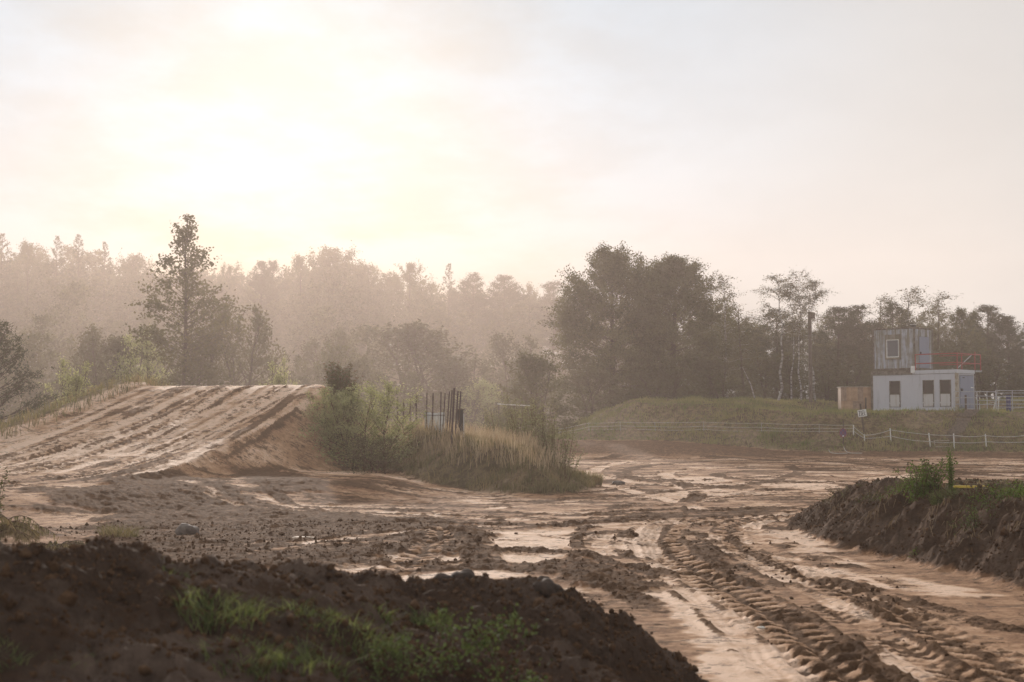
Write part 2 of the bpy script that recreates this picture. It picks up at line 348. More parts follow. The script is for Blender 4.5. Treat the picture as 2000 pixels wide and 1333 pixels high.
def detail(X, Y):
    C = coarse(X, Y); z = C['z']; n = X.shape
    loose = np.zeros(n, np.float32); pale = np.zeros(n, np.float32); dz = np.zeros(n, np.float32)
    big = fbm(X, Y * 0.8, 3.2, 4, 50)
    pale += 0.26 + 0.55 * ss(-0.1, 0.6, big) * ss(10, 40, Y)
    loose += 0.42 * ss(0.0, 0.7, fbm(X, Y, 2.1, 4, 60)) + 0.06
    wx_ = X + 0.8 * fbm(X, Y, 6, 2, 61); wy_ = Y + 1.2 * fbm(X, Y, 7, 2, 62)
    st1 = fbm(wx_ / 4.5, wy_, 0.62, 4, 63); st2 = fbm(wx_ / 3.0, wy_, 1.6, 3, 66)
    kf = ss(12, 24, Y)
    pale += kf * (0.34 * st1 + 0.25 * st2); loose += kf * (0.55 * ss(0.12, 0.6, -st1) + 0.30 * ss(0.1, 0.6, -st2))
    dz += 0.02 * kf * -st1
    sp_ = fbm(X, Y, 0.28, 3, 68); loose += 0.5 * ss(0.35, 0.75, sp_) ; pale -= 0.25 * ss(0.2, 0.7, sp_)
    for P in PALE:
        bx = [p[0] for p in P]; by = [p[1] for p in P]
        m = (X > min(bx) - 1.5) & (X < max(bx) + 1.5) & (Y > min(by) - 1.5) & (Y < max(by) + 1.5)
        x, y = X[m], Y[m]
        if not x.size: continue
        scl = 0.02 * (np.mean(by))
        k = ss(-0.25 * scl, 0.4 * scl, sdf(x, y, P) + scl * 0.8 * fbm(x, y, 1.8 * scl, 4, 70))
        pale[m] = pale[m] * (1 - k) + 0.95 * k; loose[m] *= (1 - 0.85 * k)
    for P in LOOSE:
        bx = [p[0] for p in P]; by = [p[1] for p in P]
        m = (X > min(bx) - 1.5) & (X < max(bx) + 1.5) & (Y > min(by) - 1.5) & (Y < max(by) + 1.5)
        x, y = X[m], Y[m]
        if not x.size: continue
        scl = 0.02 * (np.mean(by))
        k = ss(-0.3 * scl, 0.7 * scl, sdf(x, y, P) + scl * 0.9 * fbm(x, y, 1.8 * scl, 4, 75))
        pale[m] *= (1 - 0.93 * k); loose[m] = np.maximum(loose[m], k * (0.75 + 0.25 * perlin(x * 2, y * 2, 76)))
        dz[m] += 0.04 * k + 0.02 * k * fbm(x, y, .5 * scl, 4, 77)
    for P, wd, kind, kk in TRK:
        Q = catmull(P, 7)
        pad_ = wd * 0.5 + 0.6
        m = (X > Q[:, 0].min() - pad_) & (X < Q[:, 0].max() + pad_) & (Y > Q[:, 1].min() - pad_) & (Y < Q[:, 1].max() + pad_) & (C['fore'] < 0.5)
        idx = np.nonzero(m)[0]
        if not idx.size: continue
        x, y = X[idx], Y[idx]
        T, S, run = along(x, y, Q)
        sel = np.abs(T) < pad_
        idx, x, y, T, S = idx[sel], x[sel], y[sel], T[sel], S[sel]
        if not idx.size: continue
        T = T + 0.05 * fbm(x, y, 1.2, 2, 80); a = np.abs(T); h = wd / 2
        ends = ss(0, 0.8, S) * (1 - ss(run - 0.8, run, S))
        pres = ends * (0.25 + 0.75 * ss(-0.35, 0.25, fbm(x, y, 1.5, 4, 81)))     # marks fade in and out
        if kind == 'tread' and wd > .38: pres = ends * (0.80 + 0.20 * ss(-0.4, 0.2, fbm(x, y, 1.5, 3, 81)))
        inn = 1 - ss(h * 0.82, h * 1.05, a)
        rid = np.exp(-((a - h - 0.06) / 0.055) ** 2) * (0.5 + 1.0 * np.clip(fbm(x, y, 0.35, 2, 82) + 0.4, 0, 1.4))
        far = 1 + 0.6 * ss(25, 60, y)
        if kind == 'tread':
            ph = S / (0.36 if wd > .38 else .24) + np.where(T > 0, a, a + .5 * wd) / max(wd, .2) * 0.9
            if True:
                lug = ss(-0.2, 0.2, np.sin(ph * 2 * np.pi) + 0.25 * fbm(x, y, .2, 2, 83))
            near_ = 1 - ss(46, 66, y)
            mid = 1 - 0.75 * np.exp(-(a / (0.06)) ** 2)
            dz[idx] += 0.50 * kk * pres * (inn * (-0.045 + 0.058 * lug * near_ * mid) + rid * 0.038)
            loose[idx] = loose[idx] * (1 - inn * pres) + inn * pres * (0.92 - 0.80 * lug * near_ * mid)
            pale[idx] = pale[idx] * (1 - 0.85 * inn * pres) + inn * pres * 0.42 * lug
            loose[idx] = np.clip(loose[idx] + 0.6 * rid * pres * kk, 0, 1)
        elif kind == 'smooth':
            gr = 0.006 * np.cos(T * 2 * np.pi / 0.085)
            dz[idx] += 0.7 * kk * pres * (inn * (-0.028 + gr) + rid * 0.022) * far
            loose[idx] *= (1 - 0.9 * inn * pres * kk)
            pale[idx] = pale[idx] * (1 - inn * pres) + inn * pres * (0.72 + 0.2 * kk + 10 * gr)
            loose[idx] = np.clip(loose[idx] + 0.45 * rid * pres, 0, 1)
        else:
            dz[idx] += 0.7 * kk * pres * (inn * (0.012 + 0.035 * np.abs(fbm(x, y, 0.3, 3, 84))) - rid * 0.01)
            loose[idx] = np.clip(loose[idx] + 0.95 * inn * pres * min(kk, 1), 0, 1)
            pale[idx] *= (1 - 0.85 * inn * pres * min(kk, 1))
    # landforms have soils of their own
    J = C['jump']; st = fbm(C['s'] * 0.16, C['t'] * 2.6, 1.0, 5, 90)
    face = J * (C['t'] < -0.1) * (C['s'] < 2)
    pale = np.where(face > 0.5, np.clip(pale * 0.45 + 0.58 + 0.6 * st, 0, 1), pale)
    loose = np.where(face > 0.5, np.clip(loose * 0.7 - 0.3 * st, 0, 1), loose)
    sidem = J * ss(0.0, 0.35, C['t'])
    sb = fbm(X, Y, 1.3, 4, 91)
    loose = loose * (1 - sidem) + sidem * np.clip(0.22 + 0.4 * sb, 0, 1)
    pale = pale * (1 - sidem) + sidem * np.clip(0.42 + 0.3 * fbm(X, Y, 3, 2, 93) + 0.45 * ss(1.5, 3.6, C['t']), 0, 0.8)
    for mk, lo, pa in ((C['fore'], 1.0, 0.0), (C['rb'], 0.95, 0.0)):
        loose = loose * (1 - mk) + mk * lo; pale = pale * (1 - mk) + mk * pa
    gs = np.maximum(C['emb'], C['island'])
    gs = np.maximum(gs, ss(89, 96, Y)); gs = np.maximum(gs, 0.8 * C['rb'] * ss(0.95, 1.35, C['dr'] + 0.3 * fbm(X, Y, .7, 3, 127)))
    gs = np.maximum(gs, J * ss(JW + 0.6, JW + 1.0, -C['t']))
    berm = ss(76, 80, Y) * ss(-6, 4, X) * (1 - C['emb'])
    pale = pale * (1 - berm) + berm * 0.10; loose = loose * (1 - berm) + berm * 0.55
    fine = ss(60, 30, Y)
    bl = billow(X, Y, 0.30, 3, 100) - 0.35; b2 = billow(X, Y, 0.12, 2, 104) - 0.3
    dz += loose * (0.036 * bl + 0.022 * b2) * (0.55 + 0.45 * fine)
    dz += (1 - loose) * 0.006 * fbm(X, Y, 0.5, 3, 108)
    cr = C['fore']; T2 = fbm(X, Y, 0.22, 3, 110)
    dz += cr * (0.04 * T2 + 0.05 * (billow(X, Y, 0.45, 3, 112) - 0.3) + 0.035 * (billow(X, Y, 0.11, 3, 114) - .3))
    # runnels and crumbled ledges down the face of the right bank
    rw = C['rb'] * (1 - ss(1.3, 1.9, C['dr']))
    vx = X * 0.55 + Y * 0.84
    dz += rw * (0.055 * fbm(vx, C['dr'] * 0.35, 0.34, 4, 120) + 0.05 * fbm(X, Y, 0.16, 3, 122) - 0.05 * billow(X, Y, 0.4, 4, 121) + .03)
    dz += gs * 0.05 * fbm(X, Y, 0.6, 3, 125)
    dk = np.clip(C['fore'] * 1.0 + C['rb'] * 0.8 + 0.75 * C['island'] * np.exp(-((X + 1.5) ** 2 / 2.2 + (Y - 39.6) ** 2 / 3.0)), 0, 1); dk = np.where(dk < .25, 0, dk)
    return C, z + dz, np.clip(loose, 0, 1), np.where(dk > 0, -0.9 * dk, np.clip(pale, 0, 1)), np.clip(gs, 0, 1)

# ------------------------------------------------------------------ meshes from arrays
def mesh_np(name, V, Fc, mat, parent=None, smooth=False, attrs=None):
    me = bpy.data.meshes.new(name)
    V = np.ascontiguousarray(V, np.float32); Fc = np.ascontiguousarray(Fc, np.int32)
    n, k = Fc.shape
    me.vertices.add(len(V)); me.vertices.foreach_set('co', V.ravel())
    me.loops.add(n * k); me.loops.foreach_set('vertex_index', Fc.ravel())
    me.polygons.add(n); me.polygons.foreach_set('loop_start', np.arange(0, n * k, k, dtype=np.int32))
    me.polygons.foreach_set('loop_total', np.full(n, k, np.int32))
    me.update(calc_edges=True)
    if smooth: me.polygons.foreach_set('use_smooth', np.ones(n, bool))
    for an, av in (attrs or {}).items():
        a_ = me.attributes.new(an, 'FLOAT', 'POINT'); a_.data.foreach_set('value', np.ascontiguousarray(av, np.float32))
    me.materials.append(mat)
    o = bpy.data.objects.new(name, me); col.objects.link(o)
    if parent is not None: o.parent = parent
    return o
def tag(o, label=None, cat=None, group=None, kind=None):
    if label: o['label'] = label
    if cat: o['category'] = cat
    if group: o['group'] = group
    if kind: o['kind'] = kind
    return o
def empty(name, loc, rz=0.0, label=None, cat=None, group=None):
    o = bpy.data.objects.new(name, None); col.objects.link(o); o.location = loc; o.rotation_euler = (0, 0, rz)
    o.empty_display_size = 0.2
    return tag(o, label, cat, group)

# ------------------------------------------------------------------ materials
MAT = {}
def new_mat(name):
    m = bpy.data.materials.new(name); m.use_nodes = True; t = m.node_tree; t.nodes.clear()
    out = N(t, 'ShaderNodeOutputMaterial'); b = N(t, 'ShaderNodeBsdfPrincipled'); L(t, b.outputs[0], out.inputs[0])
    MAT[name] = m
    return m, t, b, out
def attr(t, name):
    a = N(t, 'ShaderNodeAttribute'); a.attribute_name = name; return a.outputs['Fac']
def pos(t): return N(t, 'ShaderNodeNewGeometry').outputs['Position']
def objc(t): return N(t, 'ShaderNodeTexCoord').outputs['Object']

def soil_material(name):
    m, t, b, out = new_mat(name)
    p = pos(t)
    lo = attr(t, 'loose'); pa = attr(t, 'pale'); gr = attr(t, 'grassy')
    n1 = noise(t, p, 1.1, 6, 0.6); n2 = noise(t, p, 7.0, 6, 0.62); n3 = noise(t, p, 38.0, 4, 0.65)
    mixn = M_(t, 'ADD', M_(t, 'MULTIPLY', n2, 0.6), M_(t, 'MULTIPLY', n3, 0.4))
    rag = noise(t, p, 3.2, 10, 0.74)
    pf = M_(t, 'ADD', pa, M_(t, 'ADD', M_(t, 'MULTIPLY', M_(t, 'SUBTRACT', mixn, 0.5), 0.8), M_(t, 'MULTIPLY', M_(t, 'SUBTRACT', rag, 0.5), 1.5)))
    packed = ramp(t, pf, [(0.08, (0.19, 0.098, 0.052)), (0.36, (0.35, 0.20, 0.112)), (0.62, (0.50, 0.315, 0.20)), (0.98, (0.68, 0.48, 0.35))])
    rag2 = noise(t, p, 4.7, 10, 0.76)
    lf = M_(t, 'ADD', lo, M_(t, 'ADD', M_(t, 'MULTIPLY', M_(t, 'SUBTRACT', mixn, 0.5), 0.9), M_(t, 'MULTIPLY', M_(t, 'SUBTRACT', rag2, 0.5), 1.9)))
    lm = mapr(t, lf, 0.38, 0.62, 0.0, 1.0)
    dark = mixc(t, mapr(t, n2, 0.35, 0.7, 0, 1), (0.070, 0.037, 0.020), (0.15, 0.085, 0.048))
    dark = mixc(t, M_(t, 'MULTIPLY', pa, 0.6, True), dark, (0.27, 0.16, 0.095))
    c = mixc(t, lm, packed, dark)
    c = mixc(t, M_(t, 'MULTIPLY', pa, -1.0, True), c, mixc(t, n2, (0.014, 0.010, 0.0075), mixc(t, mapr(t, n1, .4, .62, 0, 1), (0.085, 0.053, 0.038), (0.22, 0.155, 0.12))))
    turf = mixc(t, mapr(t, rag, .42, .58, 0, 1), (0.045, 0.038, 0.020), (0.15, 0.115, 0.065))
    c = mixc(t, M_(t, 'MULTIPLY', gr, 0.85), c, turf)
    # crumbs scattered over the packed surface
    mpk = N(t, 'ShaderNodeMapping'); L(t, p, mpk.inputs[0]); mpk.inputs['Scale'].default_value = (0.6, 1.0, 1.0)
    n4 = noise(t, mpk.outputs[0], 11.0, 8, 0.78); n5 = noise(t, mpk.outputs[0], 2.2, 5, 0.7)
    crumb = mapr(t, M_(t, 'ADD', M_(t, 'MULTIPLY', n4, 0.65), M_(t, 'MULTIPLY', n5, 0.35)), 0.525, 0.575, 0.0, 0.80)
    c = mixc(t, M_(t, 'MULTIPLY', crumb, M_(t, 'SUBTRACT', 1.0, gr)), c, (0.065, 0.036, 0.021))
    L(t, c, b.inputs['Base Color'])
    wet = M_(t, 'MULTIPLY', mapr(t, pf, 0.4, 1.0, 0, 1), M_(t, 'SUBTRACT', 1.0, lm))
    L(t, mapr(t, wet, 0, 1, 0.92, 0.78, False), b.inputs['Roughness'])
    b.inputs['IOR'].default_value = 1.38
    L(t, mapr(t, M_(t, 'MAXIMUM', lm, gr), 0, 1, 0.14, 0.04, False), b.inputs['Specular IOR Level'])
    bp = N(t, 'ShaderNodeBump'); bp.inputs['Distance'].default_value = 0.035
    L(t, mapr(t, lm, 0, 1, 0.75, 1.0, False), bp.inputs['Strength'])
    hh = M_(t, 'ADD', M_(t, 'MULTIPLY', n2, 0.5), M_(t, 'ADD', M_(t, 'MULTIPLY', n3, 0.7), M_(t, 'MULTIPLY', rag, 1.3))); L(t, hh, bp.inputs['Height'])
    L(t, bp.outputs[0], b.inputs['Normal'])
    return m
soil = soil_material('soil')

# ------------------------------------------------------------------ the ground sheet, dense where the view is close
ua = np.concatenate([np.linspace(-1.3, -0.42, 40, endpoint=False), np.linspace(-0.42, 0.42, 1000), np.linspace(0.42, 1.3, 41)[1:]])
ya = [2.5]
while ya[-1] < 125: ya.append(ya[-1] * (1.0034 if ya[-1] > 6 else 1.012))
while ya[-1] < 350: ya.append(ya[-1] * 1.03)
ya = np.array(ya)
UG, YG = np.meshgrid(ua, ya); XG = (UG * (YG + 0.0)).astype(np.float32); YGf = YG.astype(np.float32)
X1, Y1 = XG.ravel(), YGf.ravel()
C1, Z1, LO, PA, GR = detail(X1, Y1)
nr, nc = XG.shape
i0 = (np.arange(nr - 1)[:, None] * nc + np.arange(nc - 1)[None, :]).ravel()
quads = np.stack([i0, i0 + 1, i0 + 1 + nc, i0 + nc], 1)
reg = np.zeros(X1.shape, np.int8)
reg[(C1['jump'] > 0.5)] = 1
reg[(C1['island'] > 0.5)] = 2
reg[(C1['emb'] > 0.5)] = 3
reg[(C1['rb'] > 0.5)] = 4
reg[(C1['fore'] > 0.5)] = 5
qr = reg[i0]
V1 = np.stack([X1, Y1, Z1], 1)
# normals of the whole sheet, kept on every piece so that no seam shows
G = V1.reshape(nr, nc, 3)
def sheet_normals(G):
    du = np.empty_like(G); dv = np.empty_like(G)
    du[:, 1:-1] = G[:, 2:] - G[:, :-2]; du[:, 0] = G[:, 1] - G[:, 0]; du[:, -1] = G[:, -1] - G[:, -2]
    dv[1:-1] = G[2:] - G[:-2]; dv[0] = G[1] - G[0]; dv[-1] = G[-1] - G[-2]
    n = np.cross(du, dv); n /= np.linalg.norm(n, axis=2, keepdims=True); return n.reshape(-1, 3)
NV = sheet_normals(G)
for k, nm in enumerate(('ground', 'dirt_jump_mound', 'island_mound', 'embankment', 'earth_bank', 'earth_heap')):
    q = quads[qr == k]
    used, inv = np.unique(q, return_inverse=True)
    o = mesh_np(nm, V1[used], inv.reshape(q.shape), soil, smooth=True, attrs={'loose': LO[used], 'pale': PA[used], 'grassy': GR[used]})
    o.data.normals_split_custom_set_from_vertices(NV[used].tolist())
    tag(o, kind='structure')
# ------------------------------------------------------------------ foliage materials
def leaf_mat(name, c0, c1, trans=0.35, scale=0.35, rough=0.6, through=(1.0, 1.05, 0.6)):
    m, t, b, out = new_mat(name)
    p = objc(t)
    g = N(t, 'ShaderNodeNewGeometry')
    f = M_(t, 'ADD', M_(t, 'MULTIPLY', noise(t, p, scale, 5, 0.65), 0.86), M_(t, 'MULTIPLY', g.outputs['Random Per Island'], 0.14))
    c = mixc(t, mapr(t, f, 0.3, 0.7, 0, 1), c0, c1)
    L(t, c, b.inputs['Base Color']); b.inputs['Roughness'].default_value = rough
    b.inputs['Specular IOR Level'].default_value = 0.12
    tr = N(t, 'ShaderNodeBsdfTranslucent'); L(t, mixc(t, 1.0, c, through, 'MULTIPLY'), tr.inputs[0])
    mx = N(t, 'ShaderNodeMixShader'); mx.inputs[0].default_value = trans
    L(t, b.outputs[0], mx.inputs[1]); L(t, tr.outputs[0], mx.inputs[2]); L(t, mx.outputs[0], out.inputs[0])
    return m
def plain_mat(name, c, rough=0.7, metal=0.0, var=0.25, scale=6.0, c2=None, spec=0.4, bump=0.0):
    m, t, b, out = new_mat(name)
    p = objc(t); n = noise(t, p, scale, 5, 0.6)
    d = c2 if c2 else tuple(v * (1 - var) for v in c)
    L(t, mixc(t, mapr(t, n, 0.35, 0.65, 0, 1), c, d), b.inputs['Base Color'])
    b.inputs['Roughness'].default_value = rough; b.inputs['Metallic'].default_value = metal
    b.inputs['Specular IOR Level'].default_value = spec
    if bump:
        bp = N(t, 'ShaderNodeBump'); bp.inputs['Strength'].default_value = bump; bp.inputs['Distance'].default_value = 0.02
        L(t, n, bp.inputs['Height']); L(t, bp.outputs[0], b.inputs['Normal'])
    return m
LF_dark = leaf_mat('pine_needles', (0.028, 0.036, 0.018), (0.055, 0.062, 0.030), 0.25)
LF_mid = leaf_mat('broad_leaves', (0.036, 0.042, 0.018), (0.135, 0.128, 0.062), 0.35, 0.55)
LF_light = leaf_mat('willow_leaves', (0.17, 0.18, 0.08), (0.46, 0.45, 0.27), 0.45, 2.2)
LF_olive = leaf_mat('poplar_leaves', (0.060, 0.060, 0.024), (0.11, 0.10, 0.040), 0.4)
LF_birch = leaf_mat('birch_leaves', (0.065, 0.060, 0.030), (0.12, 0.11, 0.055), 0.35)
LF_scrub = leaf_mat('scrub_leaves', (0.06, 0.055, 0.028), (0.11, 0.105, 0.05), 0.35)
LF_herb = leaf_mat('herb_leaves', (0.13, 0.135, 0.065), (0.30, 0.27, 0.16), 0.4, 1.5, 0.7, (1, 1, .75))
LF_bright = leaf_mat('weed_leaves', (0.06, 0.10, 0.02), (0.13, 0.18, 0.04), 0.4, 2.0)
LF_bramble = leaf_mat('bramble_leaves', (0.04, 0.058, 0.02), (0.15, 0.18, 0.07), 0.25, 6.0, 0.8)
LF_seed = leaf_mat('seed_heads', (0.10, 0.065, 0.035), (0.18, 0.125, 0.07), 0.2)
GR_dry = leaf_mat('dry_grass', (0.32, 0.235, 0.15), (0.52, 0.42, 0.30), 0.35, 1.2, 0.7, (1, .93, .78))
GR_bank = leaf_mat('bank_grass', (0.12, 0.165, 0.045), (0.36, 0.31, 0.15), 0.35, 0.40, 0.7, (1, 1.0, .62))
GR_mix = leaf_mat('mixed_grass', (0.12, 0.12, 0.055), (0.32, 0.24, 0.14), 0.35, 0.9, 0.7, (1, .98, .7))
GR_green = leaf_mat('fresh_grass', (0.035, 0.058, 0.016), (0.24, 0.25, 0.12), 0.45, 14.0)
BARK = plain_mat('bark', (0.075, 0.055, 0.042), 0.9, c2=(0.035, 0.026, 0.020), scale=9, spec=0.1)
TWIG = plain_mat('reddish_twigs', (0.10, 0.045, 0.028), 0.8, c2=(0.05, 0.03, 0.02), spec=0.1)
def birch_bark():
    m, t, b, out = new_mat('birch_bark')
    mp = N(t, 'ShaderNodeMapping'); L(t, objc(t), mp.inputs[0]); mp.inputs['Scale'].default_value = (1.5, 1.5, 5.5)
    n = noise(t, mp.outputs[0], 1.0, 4, 0.6)
    L(t, ramp(t, n, [(0.40, (0.06, 0.05, 0.045)), (0.54, (0.30, 0.285, 0.27)), (1.0, (0.44, 0.42, 0.40))]), b.inputs['Base Color'])
    b.inputs['Roughness'].default_value = 0.8
    return m
BIRCH = birch_bark()

# ------------------------------------------------------------------ shapes from arrays
def tube(P, Rd, sides=5):
    P = np.asarray(P, float); n = len(P); Rd = np.broadcast_to(np.asarray(Rd, float), (n,))
    d = np.gradient(P, axis=0); d /= np.linalg.norm(d, axis=1, keepdims=True) + 1e-9
    ref = np.where(np.abs(d[:, 2:3]) > 0.9, np.array([[1., 0, 0]]), np.array([[0, 0, 1.]]))
    a = np.cross(d, ref); a /= np.linalg.norm(a, axis=1, keepdims=True) + 1e-9; b = np.cross(d, a)
    an = np.linspace(0, 2 * np.pi, sides, endpoint=False)
    V = (P[:, None] + Rd[:, None, None] * (np.cos(an)[None, :, None] * a[:, None] + np.sin(an)[None, :, None] * b[:, None])).reshape(-1, 3)
    i = np.arange(n - 1)[:, None] * sides; j = np.arange(sides)[None]; jn = (j + 1) % sides
    Fq = np.stack([i + j, i + jn, i + sides + jn, i + sides + j], 2).reshape(-1, 4)
    return V, Fq
class Acc:
    def __init__(s): s.V = []; s.F = []; s.n = 0
    def add(s, V, Fq): s.V.append(np.asarray(V, float)); s.F.append(np.asarray(Fq) + s.n); s.n += len(V)
    def get(s): return np.vstack(s.V), np.vstack(s.F)
def leaves(P, size, rg, asp=0.6, up=0.25, droop=None):
    """a rhombic leaf at every point"""
    n = len(P); s = size * rg.uniform(0.6, 1.3, (n, 1))
    a = rg.normal(size=(n, 3))
    if droop is not None: a = a * (1 - droop) + np.array([0, 0, -1.6]) * droop
    a /= np.linalg.norm(a, axis=1, keepdims=True)
    b = rg.normal(size=(n, 3)); b = np.cross(a, b); b /= np.linalg.norm(b, axis=1, keepdims=True) + 1e-9
    V = np.stack([P - a * s * .5, P + b * s * asp * .5, P + a * s * .5, P - b * s * asp * .5], 1).reshape(-1, 3)
    return V, np.arange(n * 4).reshape(-1, 4)
def blades(P, h, wd, lean, rg, bend=0.5, base_lean=None):
    """curved grass blades, three joined pieces each (tips are narrow quads)"""
    n = len(P); h = np.broadcast_to(h, (n,))[:, None] * rg.uniform(.55, 1.2, (n, 1))
    az = rg.uniform(0, 2 * np.pi, n); l = np.stack([np.cos(az), np.sin(az), np.zeros(n)], 1) * lean * rg.uniform(.2, 1.2, (n, 1))
    if base_lean is not None: l = l + base_lean
    az2 = rg.uniform(0, 2 * np.pi, n); wv = np.stack([np.cos(az2), np.sin(az2), np.zeros(n)], 1) * wd * rg.uniform(.6, 1.3, (n, 1)) * .5
    up = np.array([[0, 0, 1.]])
    p1 = P + h * (up * .5 + l * .25); p2 = P + h * (up * (1 - .25 * bend) + l * (.6 + bend * .5))
    V = np.stack([P - wv, P + wv, p1 + wv * .8, p1 - wv * .8, p2 + wv * .15, p2 - wv * .15], 1).reshape(-1, 3)
    k = np.arange(n)[:, None] * 6
    Fq = np.concatenate([k + np.array([[0, 1, 2, 3]]), k + np.array([[3, 2, 4, 5]])], 0)
    return V, Fq

PROF = {
    'round': lambda f: np.sqrt(np.clip(1 - (2 * f - 0.85) ** 2 / 1.4, 0.02, 1)),
    'dome': lambda f: np.where(f < .35, .80 + .57 * np.clip(f, 0, .35), np.clip(1 - ((f - .35) / .65) ** 2.1, 0.006, 1) ** .62),
    'cone': lambda f: (1 - f) ** 0.62 + 0.02,
    'pine': lambda f: np.clip(np.minimum(0.45 + f * 0.9, 1.25 * (1 - f) ** 0.55 + 0.1), 0.05, 1),
    'poplar': lambda f: np.where(f < .3, .8 + .6 * f, np.clip(1.0 * (1 - (f - .3) / .7) ** 0.85, 0, 1) + .12),
    'bush': lambda f: np.sqrt(np.clip(1.02 - f ** 1.8, 0.03, 1)),
    'birch': lambda f: np.clip(0.4 + 0.75 * np.sin(np.clip(f, 0, 1) * np.pi * 0.85 + 0.2), 0.1, 1),
    'column': lambda f: np.clip(0.65 + .35 * np.sin(f * 3), 0, 1) * np.clip((1 - f) * 3 + .1, 0, 1),
}
def make_tree(seed, H, Rm, h0=0.15, prof='round', n1=60, n2=10, n3=30, elev=(10, 55), l2=0.38, leaf=0.2, asp=0.6, jit=0.25,
              droop=0.0, curve=0.0, tr=0.14, stems=1, wig=0.15, whorl=0, flat=1.0, branch_r=0.03, inner=0.35, twig2=False, leafdroop=None, lean=0.0, gapk=0.0, trunk_top=1.0, leafz=1.0, lv=(.72, 1.12)):
    rg = np.random.RandomState(seed)
    bark = Acc(); pts = []
    for st in range(stems):
        sx, sy = (0, 0) if stems == 1 else rg.uniform(-.25, .25, 2) * Rm
        ax_, ay_ = rg.uniform(-1, 1, 2) * (wig if stems == 1 else 0.35 * Rm)
        hz = np.linspace(0, 1, 9); k = rg.normal(size=(9, 2)).cumsum(0) * wig * 0.25
        TP = np.stack([sx + ax_ * hz ** 1.5 + k[:, 0] + lean * hz * H, sy + ay_ * hz ** 1.5 + k[:, 1], hz * H * trunk_top * (1 if stems == 1 else rg.uniform(.75, 1))], 1); TP[0, :2] = sx, sy
        trr = tr / math.sqrt(stems)
        bark.add(*tube(TP, trr * (1 - hz * .88), 6))
        nb = max(3, n1 // stems)
        f = np.sort(rg.uniform(0, 1, nb)) if not whorl else np.repeat(np.linspace(0, 1, max(2, nb // whorl)), whorl)[:nb]
        f = np.clip(f + rg.uniform(-.01, .01, len(f)), 0, .99)
        for i, ff in enumerate(f):
            u = h0 + (1 - h0) * ff; j = u * 8; a0 = int(j); fr = j - a0
            o = TP[a0] * (1 - fr) + TP[min(a0 + 1, 8)] * fr
            ln = Rm * float(PROF[prof](ff)) * rg.uniform(*lv) / (1 if stems == 1 else 1.5)
            if gapk and rg.rand() < gapk: ln *= .45
            az = rg.uniform(0, 2 * np.pi); el = R(elev[0] + (elev[1] - elev[0]) * ff + rg.uniform(-10, 10))
            d = np.array([math.cos(az) * math.cos(el), math.sin(az) * math.cos(el), math.sin(el)])
            q = np.linspace(0, 1, 5)[:, None]
            B = o + d * ln * q + np.array([0, 0, 1.]) * (curve * ln * q ** 2 - droop * ln * q ** 2)
            bark.add(*tube(B, np.linspace(branch_r * (1.1 - ff * .6), branch_r * .25, 5), 3))
            m2 = max(2, int(n2 * (0.4 + 0.6 * ln / Rm)))
            fv = inner + (1 - inner) * rg.uniform(0, 1, m2) ** .7
            jj = fv * 4; ja = np.minimum(jj.astype(int), 3); jf = (jj - ja)[:, None]
            so = B[ja] * (1 - jf) + B[ja + 1] * jf
            d2 = rg.normal(size=(m2, 3)) * np.array([1, 1, .75 * flat]) + d * 0.9 + np.array([0, 0, .15 - droop * .8])
            d2 /= np.linalg.norm(d2, axis=1, keepdims=True)
            l2_ = l2 * ln * rg.uniform(.5, 1.15, (m2, 1))
            if twig2:
                for a_, b_, c_ in zip(so, d2, l2_): bark.add(*tube(np.array([a_, a_ + b_ * c_ * .5, a_ + b_ * c_ + np.array([0, 0, -droop * c_[0] * .5])]), [branch_r * .3, branch_r * .2, branch_r * .1], 3))
            n3b = max(3, int(n3 * (.25 + .75 * min(1, ln / Rm))))
            v = rg.uniform(0, 1, (m2, n3b, 1)) ** .8
            pp = so[:, None] + d2[:, None] * l2_[:, None] * v + np.array([0, 0, -1.]) * droop * (l2_[:, None] * v) ** 1.0 * .5
            pp = pp + np.clip(rg.normal(size=pp.shape), -1.25, 1.25) * jit * np.array([1, 1, leafz]) * (0.35 + v)
            pts.append(pp.reshape(-1, 3))
    P = np.vstack(pts); P = P[P[:, 2] > 0.02]
    LV, LFc = leaves(P, leaf, rg, asp, droop=leafdroop)
    BV, BF = bark.get()
    top = np.percentile(P[:, 2], 99.85)
    return dict(bark=(BV, BF), leaf=(LV, LFc), top=top, rad=np.percentile(np.abs(P[:, 0] - P[:, 0].mean()), 98))
PROTO = {}
def proto(key, n_mat, bark_mat=None, **kw):
    T = make_tree(**kw)
    def me(nm, VF, mt):
        o = mesh_np(nm, VF[0], VF[1], mt); d = o.data; bpy.data.objects.remove(o); return d
    PROTO[key] = dict(trunk=me(key + '_trunk', T['bark'], bark_mat or BARK), crown=me(key + '_crown', T['leaf'], n_mat), top=T['top'], rad=T['rad'], raw=T)
def place(key, name, label, cat, px, top_py, Y, wpx=None, rz=None, group=None, base_z=None, sink=0.1, parts=('trunk', 'crown')):
    """stand a plant on the ground at distance Y; its height follows from where its top shows"""
    X, _, zt = atY(px, top_py, Y); zb = ground_z(X, Y) - sink if base_z is None else base_z
    pr = PROTO[key]; sz = (zt - zb) / pr['top']; sx = sz if wpx is None else (wpx / F * Y / 2) / pr['rad']
    e = empty(name, (X, Y, zb), _rg.uniform(0, 6.28) if rz is None else rz, label, cat, group)
    e.scale = (sx, sx, sz)
    for p_ in parts:
        o = bpy.data.objects.new(p_ if cat in ('tree',) else {'trunk': 'stems', 'crown': 'foliage'}[p_], pr[p_]); col.objects.link(o); o.parent = e
    return e

